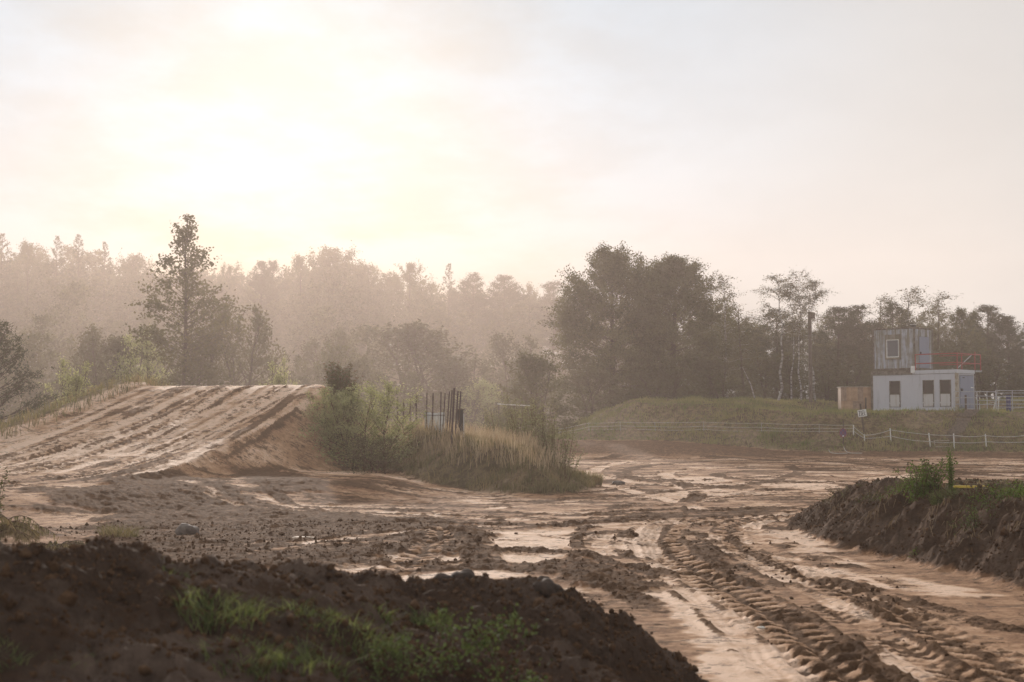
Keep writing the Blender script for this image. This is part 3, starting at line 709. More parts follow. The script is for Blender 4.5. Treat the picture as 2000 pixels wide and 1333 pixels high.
# prototypes
for i in range(3):
    proto('pine%d' % i, LF_dark, seed=10 + i, H=18, Rm=3.3, h0=0.22, prof='pine', n1=120, n2=14, n3=30, elev=(0, 50), l2=.34, leaf=.19, asp=.45, jit=.20, curve=.18, tr=.22, flat=.8, gapk=.12)
for i in range(2):
    proto('spruce%d' % i, LF_dark, seed=20 + i, H=18, Rm=3.4, h0=0.05, prof='cone', n1=190, n2=10, n3=13, elev=(-14, 30), l2=.28, leaf=.22, asp=.4, jit=.10, curve=.10, tr=.2, whorl=6, flat=.35)
for i in range(3):
    proto('oak%d' % i, LF_mid, seed=30 + i, H=14, Rm=5.0, h0=0.12, prof='dome', n1=90, n2=14, n3=32, elev=(0, 70), l2=.34, leaf=.20, asp=.7, jit=.22, tr=.3, gapk=.3)
proto('big0', LF_mid, seed=40, H=14, Rm=5.6, h0=0.04, prof='dome', n1=300, n2=16, n3=36, elev=(-14, 80), l2=.24, leaf=.165, asp=.7, jit=.20, tr=.35, gapk=.22, inner=.5)
proto('big1', LF_mid, seed=41, H=14, Rm=5.2, h0=0.04, prof='dome', n1=290, n2=16, n3=36, elev=(-14, 80), l2=.24, leaf=.165, asp=.7, jit=.20, tr=.35, gapk=.22, inner=.5)
proto('aspen', LF_olive, seed=44, H=14, Rm=2.7, h0=0.12, prof='poplar', n1=150, n2=10, n3=13, elev=(4, 62), l2=.36, leaf=.17, asp=.75, jit=.16, tr=.15, gapk=.15, branch_r=.03, curve=.12, twig2=False, leafz=.7)
for i in range(2):
    proto('wispy%d' % i, LF_birch, BIRCH if i == 0 else BARK, seed=46 + i, H=13, Rm=2.3, h0=0.25, prof='birch', n1=52, n2=9, n3=13, elev=(35, 72), l2=.5, leaf=.13, asp=.6, jit=.16, tr=.11, droop=.35, branch_r=.022, twig2=True, gapk=.2)
for i in range(3):
    proto('bare_birch%d' % i, LF_birch, BIRCH, seed=50 + i * 3, H=13.5, Rm=2.3, h0=0.52, prof='birch', n1=24, n2=10, n3=15, elev=(42, 70), l2=.55, leaf=.12, asp=.55, jit=.15, tr=.085, droop=.5, branch_r=.035, twig2=True, wig=.55, inner=.25)
for i in range(3):
    proto('shrub%d' % i, LF_scrub, seed=60 + i, H=5, Rm=3.0, h0=0.02, prof='bush', n1=120, n2=12, n3=14, elev=(5, 82), l2=.30, leaf=.15, asp=.45, jit=.13, stems=4, tr=.12, branch_r=.02, inner=.45, leafdroop=-.2)
for i in range(2):
    proto('pale_shrub%d' % i, LF_light, seed=66 + i, H=4, Rm=2.4, h0=0.02, prof='bush', n1=110, n2=10, n3=12, elev=(10, 84), l2=.30, leaf=.13, asp=.4, jit=.12, stems=4, tr=.1, branch_r=.018, inner=.45)
proto('young_pine', LF_dark, seed=71, H=6.5, Rm=2.7, h0=0.03, prof='cone', n1=100, n2=12, n3=22, elev=(0, 55), l2=.30, leaf=.14, asp=.25, jit=.07, curve=.25, tr=.14, whorl=6, flat=.6)

# ------------------------------------------------------------------ trees that stand out, one by one
def tree(key, label, px, top, Y, wpx=None, name=None, cat='tree', **kw):
    nm = name or {'p': 'pine_tree', 's': 'spruce_tree', 'o': 'broadleaf_tree', 'b': 'broadleaf_tree', 'a': 'poplar_tree', 'w': 'birch_tree', 'y': 'pine_tree'}[key[0]]
    if key.startswith('bare_birch'): nm = 'birch_tree'
    return place(key, nm, label, cat, px, top, Y, wpx, **kw)
tree('aspen', 'tall slender poplar with sparse leaves rising above the wood behind the dirt jump', 362, 424, 110, 175, rz=0.6)
tree('big0', 'huge full broadleaf tree, left one of the big pair at the end of the embankment', 1196, 486, 106, 235, rz=1.0)
tree('big1', 'huge full broadleaf tree, right one of the big pair, close to the thin birches', 1312, 504, 107, 215, rz=2.2)
tree('wispy0', 'wispy tree with reddish brown thin crown beside the big broadleaf pair', 1418, 534, 108, 110)
tree('wispy1', 'lower wispy tree leaning against the right side of the big broadleaf pair', 1452, 590, 108, 90)
SKY_L = [('spruce0', 'hazy spruce cut by the left photo edge on the skyline', 4, 458, 150, 100), ('oak0', 'hazy round topped tree between two spruces at far left skyline', 56, 474, 152, 90),
    ('spruce1', 'narrow pointed hazy spruce, first of three sharp tips at far left', 112, 462, 148, 70), ('spruce0', 'tallest sharp tipped hazy spruce of the far left group', 154, 460, 148, 80),
    ('spruce1', 'small lone spruce tip just left of the tall poplar', 206, 474, 150, 64), ('oak1', 'flat topped hazy tree directly left of the tall poplar', 262, 496, 156, 110),
    ('oak2', 'low hazy crown directly right of the tall poplar', 448, 516, 158, 80), ('pine1', 'thin hazy pine with ragged top standing before the domed crown', 508, 511, 150, 60),
    ('pine2', 'small twin topped hazy pine left of the domed crown', 534, 510, 156, 60), ('oak0', 'hazy crown at the left foot of the domed skyline tree', 588, 500, 156, 90),
    ('oak1', 'broad domed tree that is the highest point of the middle skyline', 650, 486, 158, 150), ('oak2', 'sloping shoulder crown right of the domed skyline tree', 722, 514, 158, 110),
    ('oak0', 'hazy crown with knobbly top halfway down the middle skyline', 800, 514, 155, 110), ('spruce1', 'ragged pointed fir alone in the dip of the middle skyline', 876, 516, 152, 60),
    ('pine0', 'round headed hazy pine right of the ragged fir', 925, 534, 152, 84), ('pine1', 'round headed hazy pine second from the ragged fir', 984, 538, 152, 76),
    ('oak2', 'low pale crown in the gap left of the big broadleaf pair', 1036, 556, 160, 70), ('pine2', 'hazy pine just left of the big broadleaf pair', 1082, 551, 150, 80)]
for k, lb, px, top, Y, wp in SKY_L: tree(k, lb, px, top, Y * 1.95, wp)
SKY_R = [('pine0', 'dark pine behind the gap between birches and utility pole', 1515, 604, 122, 110), ('pine1', 'bushy dark pine just right of the utility pole', 1632, 600, 120, 100), ('pine2', 'dark pine with twin candles left of the container roof', 1676, 597, 121, 90),
    ('wispy1', 'feathery birch above the left corner of the upper container', 1712, 577, 120, 90), ('wispy0', 'tall feathery birch right above the upper container', 1772, 560, 119, 120), ('pine0', 'dark pine between two feathery birches over the red railing', 1742, 590, 117, 84),
    ('wispy1', 'feathery birch above the red railing', 1822, 570, 119, 96), ('oak1', 'dark round crown right behind the red railing', 1876, 603, 116, 90),
    ('pine1', 'tall pine with layered top standing free right of the cabin', 1930, 597, 126, 96), ('pine2', 'small dark pine near the right photo edge', 1968, 618, 126, 80), ('spruce0', 'pointed fir cut by the right photo edge', 2004, 632, 122, 90)]
for k, lb, px, top, Y, wp in SKY_R: tree(k, lb, px, top, Y, wp)
BIR = [('bare_birch0', 'white trunked birch with curved trunk, leftmost of the thin birches', 1516, 536, 101, 100, 1.2), ('bare_birch1', 'thin birch with dark spotted trunk, second from the left', 1543, 552, 102, 70, 2.5),
       ('bare_birch2', 'thin birch with bulging crown, left of the utility pole', 1562, 527, 102, 92, 4.1), ('bare_birch0', 'straight white trunked birch touching the utility pole', 1590, 545, 101, 84, 5.2)]
for k, lb, px, top, Y, wp, rz in BIR: tree(k, lb, px, top, Y, wp, rz=rz)
tree('young_pine', 'dark bushy young pine at the far left below the misty wood', -6, 628, 58, 250, rz=.4)
SHR = [('pale_shrub0', 'yellow green bush beside the dark young pine', 140, 700, 66, 130), ('shrub0', 'pale misty bush between the young pine and the poplar', 196, 640, 118, 160),
    ('pale_shrub1', 'grey green willow at the foot of the poplar, left side', 300, 640, 116, 140), ('shrub1', 'large round brown bush right of the poplar trunk', 470, 588, 124, 200),
    ('pale_shrub0', 'small light bush peeping over the jump crest', 548, 700, 80, 90), ('shrub2', 'low dark bush hugging the poplar trunk', 392, 640, 114, 130),
    ('shrub1', 'misty round bush above the tansy clump', 640, 650, 112, 150), ('shrub2', 'large misty dome of scrub behind the steel posts', 792, 636, 108, 230),
    ('shrub0', 'pale scrub to the right of the steel posts', 905, 700, 104, 120), ('shrub1', 'tall misty scrub column left of the round grey bush', 1000, 650, 112, 130),
    ('shrub2', 'rounded greyish bush before the big broadleaf pair', 1068, 690, 96, 150), ('pale_shrub1', 'light wispy bush beside the pale beam', 940, 740, 92, 110),
    ('shrub0', 'low scrub below the left big tree', 1150, 716, 99, 130), ('shrub1', 'low scrub below the right big tree', 1300, 722, 101, 150),
    ('shrub2', 'dark scrub between big tree and leaning dead stem', 1410, 700, 104, 130), ('shrub0', 'dark scrub behind the birch trunks', 1520, 690, 110, 140),
    ('shrub1', 'dark scrub between the utility pole and the plywood shed', 1640, 690, 108, 140), ('shrub2', 'dark scrub to the right of the lower cabin', 1945, 690, 108, 160)]
for k, lb, px, top, Y, wp in SHR: place(k, 'bush', lb, 'bush', px, top, Y * (1.5 if 560 < px < 1020 else 1.0), wp * (1.25 if 560 < px < 1020 else 1.1))

# ------------------------------------------------------------------ the wood itself, one mass
def wood(name, line, rows, keys, label, kn=5200):
    big_l = []; big_m = {}; rg = np.random.RandomState(3)
    xs = [a for a, b in line]; ys = [b for a, b in line]
    for (Y, x0, x1, step, d0, d1) in rows:
        px = x0
        while px < x1:
            top = np.interp(px, xs, ys) + rg.uniform(d0, d1)
            X, _, zt = atY(px, top, Y + rg.uniform(-3, 3)); Yj = Y + rg.uniform(-3, 3); zb = ground_z(X, Yj) - .2
            pr = PROTO[keys[rg.randint(len(keys))]]; V, Fc = pr['raw']['leaf']
            nl = len(Fc); keep = rg.permutation(nl)[:kn]
            V = V.reshape(nl, 4, 3)[keep]; c = V.mean(1, keepdims=True)
            sz = (zt - zb) / pr['top']; sx = sz * rg.uniform(.9, 1.25); th = rg.uniform(0, 6.28)
            grow = min(2.0, math.sqrt(nl / kn) * 0.85)
            V = (V - c) * grow + c
            A = np.array([[math.cos(th) * sx, -math.sin(th) * sx, 0], [math.sin(th) * sx, math.cos(th) * sx, 0], [0, 0, sz]])
            big_l.append((V.reshape(-1, 3) @ A.T + np.array([X, Yj, zb])))
            px += step * rg.uniform(.7, 1.3)
    V = np.vstack(big_l); n = len(V) // 4
    o = mesh_np(name, V, np.arange(n * 4).reshape(-1, 4), LF_mid); tag(o, label, 'wood', kind='stuff')
LINE_L = [(-500, 455), (-100, 455), (0, 463), (60, 480), (110, 470), (150, 468), (200, 484), (240, 505), (290, 512), (440, 522), (480, 526), (530, 520), (560, 527), (600, 508), (650, 490), (700, 506), (760, 530), (800, 522), (850, 545), (920, 545), (985, 548), (1050, 564), (1120, 575), (1300, 600)]
LINE_R = [(1350, 560), (1400, 580), (1480, 615), (1620, 612), (1660, 618), (1700, 604), (1780, 590), (1840, 596), (1890, 640), (1930, 622), (1970, 638), (2050, 645), (2500, 640)]
wood('misty_wood', LINE_L, [(336, -420, 1330, 30, 6, 24), (316, -400, 1300, 33, 12, 44), (275, -380, 1300, 40, 34, 90), (228, -380, 1250, 50, 80, 140), (178, -340, 1200, 50, 120, 200), (138, 0, 1120, 46, 170, 240)], ['oak0', 'oak1', 'oak2', 'pine0', 'pine2', 'spruce1'], 'misty mixed wood filling the background behind the jump')
wood('dark_wood', LINE_R, [(142, 1330, 2420, 34, 4, 24), (134, 1400, 2400, 36, 14, 50), (124, 1400, 2380, 38, 50, 100), (115, 1400, 2380, 40, 90, 150), (129, 1380, 2380, 30, 125, 165)], ['oak0', 'oak2', 'pine0', 'pine1', 'pine2'], 'dark wood behind the cabin and the embankment', 9500)
# ------------------------------------------------------------------ grass and low plants
def scatter(n, box, test, seed):
    rg = np.random.RandomState(seed)
    x = rg.uniform(box[0], box[1], n).astype(np.float32); y = rg.uniform(box[2], box[3], n).astype(np.float32)
    C = coarse(x, y); k = test(C, x, y, rg)
    return np.stack([x[k], y[k], C['z'][k]], 1).astype(float), rg
def grass(name, label, n, box, test, h, wd, lean, mat, seed, bend=.5, hmap=None, base_lean=None):
    P, rg = scatter(n, box, test, seed)
    hh = np.full(len(P), h) if hmap is None else h * hmap(P)
    V, Fc = blades(P - np.array([0, 0, .03]), hh, wd, lean, rg, bend, base_lean)
    o = mesh_np(name, V, Fc, mat); return tag(o, label, 'grass', kind='stuff')
def clump(C, x, y, s=1.5, sd=200, lo=-.2, hi=.4): return ss(lo, hi, fbm(x, y, s, 3, sd))
def on_slope(px, py, y0=80, y1=93):
    """where the sight line through a pixel first meets the embankment"""
    for Y in np.arange(y0, y1, .1):
        X, _, z = atY(px, py, Y)
        if z <= ground_z(X, Y): return (X, Y, z)
    X, _, z = atY(px, py, y1); return (X, y1, ground_z(X, y1))
STA = on_slope(1866, 856); STB = on_slope(1900, 805)
def near_stairs(x, y):
    ex, ey = STB[0] - STA[0], STB[1] - STA[1]; q = np.clip(((x - STA[0]) * ex + (y - STA[1]) * ey) / (ex * ex + ey * ey), -.1, 1)
    return np.abs(x - STA[0] - q * ex) + np.abs(y - STA[1] - q * ey) < .45
grass('bank_grass', 'rough green and straw coloured grass covering the embankment', 260000, (2, 62, 80, 112),
      lambda C, x, y, r: (C['de'] > 0.05) & ~near_stairs(x, y) & (np.abs(x / y) < .42) & (C['de'] < 20) & (r.rand(len(x)) < (.35 + .65 * clump(C, x, y, 1.8))) & ~((x > 27) & (x < 34) & (np.hypot(x - (PAD_C[0] + .2), y - (PAD_C[1] + 1.2)) < 1.2)),
      0.30, .032, .55, GR_bank, 1, .8, hmap=lambda P: 0.55 + 0.8 * ss(-.3, .5, fbm(P[:, 0], P[:, 1], 2.2, 3, 210)))
grass('dry_grass', 'tall blond dry grass on the top of the island mound', 15000, (-6.2, 3, 37, 54),
      lambda C, x, y, r: (C['island'] > .5) & (C['di'] > 1.0) & (r.rand(len(x)) < (.25 + .75 * clump(C, x, y, .8, 201))), 0.62, .022, .35, GR_dry, 2, .45)
grass('mound_grass', 'short mixed grass on the flanks of the island mound', 60000, (-6.5, 3, 36, 54),
      lambda C, x, y, r: (C['island'] > .3) & (C['di'] > .1) & (r.rand(len(x)) > .93 * np.exp(-((x + 1.6) ** 2 / 1.6 + (y - 39.7) ** 2 / 2.4))) & (r.rand(len(x)) < (.25 + .75 * clump(C, x, y, .7, 202))), 0.30, .022, .5, GR_mix, 3, .8)
grass('shoulder_grass', 'green grass strip along the left shoulder of the dirt jump', 34000, (-24, -10, 34, 60),
      lambda C, x, y, r: (-C['t'] > JW + .15) & (-C['t'] < JW + 1.6) & (C['hj'] > .25) & (C['s'] > -19) & (r.rand(len(x)) < .3 + .7 * clump(C, x, y, .7, 203)), 0.42, .026, .4, GR_mix, 4, .6)
grass('ledge_grass', 'thin short grass and moss on top of the right earth bank', 16000, (4.5, 14, 14, 31),
      lambda C, x, y, r: (C['rb'] > .5) & (C['dr'] > .8) & (r.rand(len(x)) < (.15 + .85 * clump(C, x, y, .8, 204, -.1, .5))), 0.15, .009, .6, GR_mix, 5, .8)
def strands(name, label, n, box, test, ln, wd, mat, seed):
    P, rg = scatter(n, box, test, seed)
    a = rg.normal(size=(len(P), 3)) * .25 + np.array([-.35, -.55, -.85]); a /= np.linalg.norm(a, axis=1, keepdims=True)
    q = P + np.array([0, 0, .05]); e = q + a * ln * rg.uniform(.5, 1.3, (len(P), 1)) + np.array([-.03, -.08, .03]); wv = np.array([wd, -wd * .3, 0]) * .5
    V = np.stack([q - wv, q + wv, e + wv * .4, e - wv * .4], 1).reshape(-1, 3)
    return tag(mesh_np(name, V, np.arange(len(V)).reshape(-1, 4), mat), label, 'grass', kind='stuff')
ROOT = leaf_mat('withered_strands', (0.10, 0.06, 0.035), (0.20, 0.13, 0.075), .2, 1.5)
strands('hanging_roots', 'withered grass and roots hanging down the face of the right earth bank', 9000, (4.4, 12, 14, 27), lambda C, x, y, r: (C['rb'] > .5) & (C['dr'] > .35) & (C['dr'] < 1.35) & (r.rand(len(x)) < clump(C, x, y, .5, 205, -.1, .3)), .20, .013, ROOT, 6)

def tuft(name, label, x, y, n, rad, h, wd, mat, seed, lean=.45, bend=.5, group=None, cat='grass tuft', z=None):
    rg = np.random.RandomState(seed); a = rg.uniform(0, 6.28, n); r = rad * np.sqrt(rg.rand(n))
    P = np.stack([r * np.cos(a), r * np.sin(a), np.full(n, -.02)], 1)
    zz_ = coarse(P[:, 0] + x, P[:, 1] + y)['z']; z0 = float(ground_z(x, y)); P[:, 2] = zz_ - z0 - .02
    V, Fc = blades(P, h, wd, lean, rg, bend, base_lean=P * np.array([1, 1, 0]) / rad * .35)
    o = mesh_np(name, V, Fc, mat); o.location = (x, y, z0); return tag(o, label, cat, group)
for i, (px, py, Y, n, rad, h, lb) in enumerate([
    (440, 1215, 6.7, 900, .17, .13, 'bright green grass tuft, largest one on the dark heap'),
    (350, 1140, 7.35, 420, .12, .06, 'low pale green grass tuft near the crest of the dark heap'),
    (612, 1235, 6.9, 500, .12, .12, 'green grass tuft left of the middle pair on the dark heap'),
    (700, 1235, 6.9, 600, .14, .13, 'green grass tuft just left of the bramble, lower one'),
    (742, 1195, 7.5, 300, .06, .10, 'pale seeding grass tuft just left of the bramble, upper one'),
    (838, 1190, 7.8, 420, .07, .11, 'pale seeding grass tuft behind the top of the bramble'),
    (600, 1310, 6.4, 700, .16, .13, 'shaded green grass tuft at the lower photo edge'),
    (480, 1290, 6.2, 500, .14, .10, 'small shaded grass tuft under the largest tuft'),
    (160, 1275, 5.9, 220, .07, .06, 'tiny green tuft alone on the left of the dark heap'),
    (15, 1265, 5.8, 260, .08, .08, 'tiny green tuft at the left photo edge'),
    (570, 1190, 7.4, 60, .03, .06, 'few green blades on the bare middle of the dark heap')]):
    X = (px - 1000) / F * Y * 1.003
    tuft('grass_tuft', lb, X, Y, int(n * .42), rad * 1.2, h * 1.0, .006, GR_green, 300 + i, 1.0, .8, 'grass tufts on the dark heap')
x, y = at(1150, 948); tuft('grass_tuft', 'small brown grass tuft alone right of the island mound', x, y, 700, .38, .42, .018, GR_mix, 330, .4)
x, y = at(232, 1062); tuft('grass_tuft', 'thin dark grass tuft at the foot of the rough dirt slope', x, y, 300, .28, .30, .010, GR_mix, 331, .6, .9)

# willow bush, tansy and tall herbs on the island
proto('willow', LF_light, TWIG, seed=80, H=2.6, Rm=1.5, h0=0.03, prof='bush', n1=330, n2=10, n3=14, elev=(10, 84), l2=.30, leaf=.066, asp=.35, jit=.055, stems=8, tr=.05, branch_r=.008, inner=.3, curve=.2, lv=(.6, 1.2))
place('willow', 'willow_bush', 'large grey green willow bush between the dirt jump and the dry grass', 'bush', 712, 746, 44.0, 195, base_z=ground_z(-4.6, 44.2) - .2)
place('willow', 'willow_bush', 'lower willow bush on the jump side of the island mound', 'bush', 662, 758, 45.2, 120)
proto('willow_low', LF_scrub, TWIG, seed=81, H=1.8, Rm=1.3, h0=0.02, prof='bush', n1=150, n2=8, n3=12, elev=(10, 80), l2=.35, leaf=.055, asp=.35, jit=.06, stems=6, tr=.04, branch_r=.007, inner=.3)
place('willow_low', 'willow_bush', 'brownish low willow branches spilling over the front of the island mound', 'bush', 740, 850, 42.2, 150)
def herb(name, label, x, y, n, rad, h, seed, mat=LF_scrub, head=None, leafs=16, ls=.05, lean=.18, cat='plant', hw=.05, nh=10):
    """upright stems with leaves up their length and, if named, flat flower heads on top"""
    rg = np.random.RandomState(seed); z0 = ground_z(x, y)
    e = empty(name, (x, y, z0), 0, label, cat); st = Acc(); lp = []; hp = []
    for i in range(n):
        a = rg.uniform(0, 6.28); r = rad * math.sqrt(rg.rand()); bx, by = r * math.cos(a), r * math.sin(a)
        H = h * rg.uniform(.6, 1.1); dx, dy = rg.normal(size=2) * lean * H + np.array([bx, by]) * .5
        bz = ground_z(x + bx, y + by) - z0 - .03
        q = np.linspace(0, 1, 5)[:, None]; P = np.array([[bx, by, bz]]) + q * np.array([[0, 0, H]]) + q ** 1.7 * np.array([[dx, dy, 0]])
        if n > 4: st.add(*tube(P, np.linspace(.006, .0025, 5), 3))
        else: mesh_np('stem', *tube(P, np.linspace(.006, .0025, 5), 3), TWIG, e)
        v = rg.uniform(.1, .98, leafs); j = v * 4; ja = np.minimum(j.astype(int), 3); jf = (j - ja)[:, None]
        lp.append(P[ja] * (1 - jf) + P[ja + 1] * jf + rg.normal(size=(leafs, 3)) * ls * .7)
        if head: hp.append(P[-1] + rg.normal(size=(nh, 3)) * np.array([hw, hw, hw * .25]))
    if n > 4: V, Fc = st.get(); mesh_np('stems', V, Fc, TWIG, e)
    V, Fc = leaves(np.vstack(lp), ls, rg, .4); mesh_np('foliage', V, Fc, mat, e)
    if head:
        for h_ in hp:
            c_ = h_.mean(0); an = np.linspace(0, 2 * np.pi, 9, endpoint=False); rr = hw * rg.uniform(.8, 1.5, 9)
            V = np.vstack([c_ + [0, 0, hw * .35], np.stack([c_[0] + rr * np.cos(an), c_[1] + rr * np.sin(an), c_[2] + rg.uniform(-.3, .2, 9) * hw], 1), c_ - [0, 0, hw * .8]])
            k9 = np.arange(9); Fc = np.vstack([np.stack([0 * k9, 1 + k9, 1 + (k9 + 1) % 9], 1), np.stack([0 * k9 + 10, 1 + (k9 + 1) % 9, 1 + k9], 1)])
            mesh_np('flower_head', V, Fc, head, e)
    return e
x, y, _ = atY(668, 760, 46.5); e = herb('tansy_plant', 'rounded clump of withered tansy standing alone above the willow', x, y, 95, .42, 1.0, 401, LF_olive, LF_seed, 50, .07, .10, hw=.045, nh=16)
zt = atY(668, 716, 46.5)[2]; e.location.z = zt - 1.12
for i, (px, py, n, rad, h, lb) in enumerate([(1040, 962, 85, .7, 1.75, 'tall grey green herbs at the right end of the island mound'), (1085, 966, 60, .55, 1.45, 'leaning herbs at the very tip of the island mound'),
        (985, 955, 50, .6, 1.4, 'tall herbs left of the tip of the island mound'), (820, 940, 50, .7, .8, 'low herbs in front of the willow bush')]):
    x, y = at(px, py - 26, 0.15); herb('tall_herbs', lb, x, y + .5, n, rad, h, 410 + i, LF_herb, None, 44, .07, .09)
x, y = at(1108, 958); herb('dry_weed', 'single dry weed stalks leaning out over the track', x, y, 9, .2, .8, 420, LF_seed, LF_seed, 8, .03, .35, hw=.03)

# weeds on the right bank
def on_bank(px, py, Y): return (px - 1000) / F * Y * 1.002, Y
x, y = on_bank(1800, 960, 20.7); herb('weed_plant', 'leafy green weed with brown flower heads on the right earth bank', x, y, 60, .20, .52, 430, LF_bright, LF_seed, 40, .045, .22, hw=.02, nh=10)
x, y = on_bank(1848, 960, 20.3); herb('weed_plant', 'tall spiky weed with two upright seed spikes on the right earth bank', x, y, 4, .06, .66, 431, LF_bright, None, 260, .030, .05)
x, y = on_bank(1836, 965, 20.0); tuft('grass_tuft', 'yellow green grass tuft at the foot of the spiky weed', x, y, 500, .14, .26, .008, GR_green, 432, .5, .5)
x, y = on_bank(1925, 960, 19.4); herb('weed_plant', 'dark tangled dead weed right of the yellow board', x, y, 22, .25, .24, 433, LF_seed, LF_seed, 10, .02, .7, hw=.02, nh=4)
x, y = on_bank(1985, 950, 19.9); herb('weed_plant', 'small green weed with yellow flowers at the right photo edge', x, y, 16, .15, .24, 434, LF_bright, GR_dry, 22, .03, .2, hw=.015, nh=4)
for px_, Y_, n_, r_h, h_, mt_, ls_, lb_ in ((1700, 22.3, 26, .25, .16, LF_scrub, .03, 'low olive weed on the left part of the right earth bank'), (1745, 21.6, 26, .22, .20, LF_bright, .03, 'low leafy weed just left of the tall weeds on the right earth bank'),
        (1880, 19.6, 40, .30, .16, LF_scrub, .03, 'low ground cover weed in front of the yellow board'), (1960, 19.0, 44, .30, .24, LF_bright, .04, 'leafy weed between the dead weed and the photo edge'), (1650, 24.0, 20, .3, .12, LF_scrub, .03, 'sparse small weed on the far left tip of the right earth bank')):
    x, y = on_bank(px_, 0, Y_); herb('weed_plant', lb_, x, y, n_, r_h, h_, 440 + px_ % 37, mt_, None, 22, ls_, .45)
x, y = on_bank(1905, 990, 18.3); herb('weed_plant', 'dark weed hanging over the edge of the right earth bank', x, y, 30, .28, .26, 435, LF_bramble, None, 26, .03, .5)
x, y = on_bank(1775, 1000, 18.9); herb('weed_plant', 'tiny bright green seedling on the face of the right earth bank', x, y, 4, .04, .08, 436, LF_bright, None, 10, .035, .3)

# bramble in the foreground
proto('bramble', LF_bramble, TWIG, seed=90, H=.62, Rm=.52, h0=0.02, prof='bush', n1=90, n2=7, n3=7, elev=(5, 78), l2=.42, leaf=.026, asp=.7, jit=.022, stems=7, tr=.014, branch_r=.003, inner=.25, twig2=False)
def plain_place(key, name, label, cat, x, y, s, rz, dz=-.05):
    e = empty(name, (x, y, ground_z(x, y) + dz), rz, label, cat); e.scale = (s[0], s[0], s[1])
    for p_, nm in (('trunk', 'stems'), ('crown', 'foliage')):
        o = bpy.data.objects.new(nm, PROTO[key][p_]); col.objects.link(o); o.parent = e
    return e
plain_place('bramble', 'bramble_bush', 'dark leafy bramble with reddish stems in the blurred foreground', 'bush', -.16, 6.85, (.85, .80), .3, -.12)
plain_place('bramble', 'bramble_bush', 'lower bramble shoot at the left of the foreground bramble', 'bush', -.55, 6.6, (.55, .55), 2.0, -.1)

# drooping bush at the left edge
def drooper(x, y, h, rad, seed, label):
    rg = np.random.RandomState(seed); z0 = ground_z(x, y); e = empty('drooping_bush', (x, y, z0), 0, label, 'bush'); st = Acc(); lp = []
    for i in range(46):
        az = rg.uniform(0, 6.28); ln = rad * rg.uniform(.6, 1.15); hh = h * rg.uniform(.35, 1.0)
        q = np.linspace(0, 1, 8)[:, None]; d = np.array([[math.cos(az), math.sin(az), 0]])
        P = d * ln * q + np.array([[0, 0, 1]]) * hh * (2.2 * q - 2.0 * q ** 2)
        st.add(*tube(P, np.linspace(.010, .003, 8), 3))
        m = 90; v = rg.uniform(.12, 1, m) * 7; a_ = np.minimum(v.astype(int), 6); f_ = (v - a_)[:, None]
        lp.append(P[a_] * (1 - f_) + P[a_ + 1] * f_)
    V, Fc = st.get(); mesh_np('stems', V, Fc, TWIG, e)
    P = np.vstack(lp); n = len(P); d = rg.normal(size=(n, 3)) * .35 + np.array([.1, -.15, -1.0]); d /= np.linalg.norm(d, axis=1, keepdims=True)
    ln = rg.uniform(.05, .13, (n, 1)); wv = rg.normal(size=(n, 3)); wv = np.cross(d, wv); wv = wv / np.linalg.norm(wv, axis=1, keepdims=True) * .006
    V = np.stack([P - wv, P + wv, P + d * ln + wv * .4, P + d * ln - wv * .4], 1).reshape(-1, 3)
    V[:, 2] = np.maximum(V[:, 2], -.02)
    mesh_np('foliage', V, np.arange(n * 4).reshape(-1, 4), GR_mix, e); return e
drooper(-7.55, 20.6, .72, .95, 95, 'grey green bush with drooping fronds at the left photo edge')
drooper(-6.35, 19.9, .26, .55, 96, 'low drooping sprays at the foot of the left edge bush')
x, y = at(16, 990, .55); herb('tall_herbs', 'upright leafy shoot above the drooping bush at the left edge', -7.75, 21.4, 12, .18, 1.15, 97, LF_olive, None, 40, .06, .10)
# ------------------------------------------------------------------ things people made
class MB:
    """collects boxes, bars and tubes and links them as one mesh"""
    def __init__(s): s.V = []; s.F = []
    def _add(s, V, Fq):
        n = len(s.V); s.V += [tuple(map(float, v)) for v in V]; s.F += [tuple(int(i) + n for i in f) for f in Fq]; return s
    def box(s, x0, x1, y0, y1, z0, z1):
        V = [(x, y, z) for x in (x0, x1) for y in (y0, y1) for z in (z0, z1)]
        return s._add(V, [(0, 1, 3, 2), (4, 6, 7, 5), (0, 4, 5, 1), (2, 3, 7, 6), (0, 2, 6, 4), (1, 5, 7, 3)])
    def bar(s, a, b, w, h=None, up=(0, 0, 1)):
        a = Vector(a); b = Vector(b); d = (b - a).normalized(); u = Vector(up)
        if abs(d.dot(u)) > .95: u = Vector((0, 1, 0))
        x = d.cross(u).normalized() * w / 2; y = d.cross(x).normalized() * (h or w) / 2
        V = [p + i * x + j * y for p in (a, b) for i, j in ((-1, -1), (1, -1), (1, 1), (-1, 1))]
        return s._add(V, [(3, 2, 1, 0), (4, 5, 6, 7), (0, 1, 5, 4), (1, 2, 6, 5), (2, 3, 7, 6), (3, 0, 4, 7)])
    def tube(s, P, r, sides=8):
        V, Fq = tube(np.array(P, float), r, sides); s._add(V, Fq)
        n = len(V); return s._add(V[:sides], [tuple(range(sides))[::-1]])._add(V[n - sides:], [tuple(range(sides))])
    def sheet(s, pts, faces): return s._add(pts, faces)
    def build(s, name, mat, parent=None, bevel=0.0, smooth=False):
        me = bpy.data.meshes.new(name); me.from_pydata(s.V, [], s.F); me.update(); me.materials.append(mat)
        o = bpy.data.objects.new(name, me); col.objects.link(o); o.parent = parent
        if smooth: me.polygons.foreach_set('use_smooth', [True] * len(me.polygons))
        if bevel:
            b = o.modifiers.new('bevel', 'BEVEL'); b.width = bevel; b.segments = 2; b.limit_method = 'ANGLE'
        return o

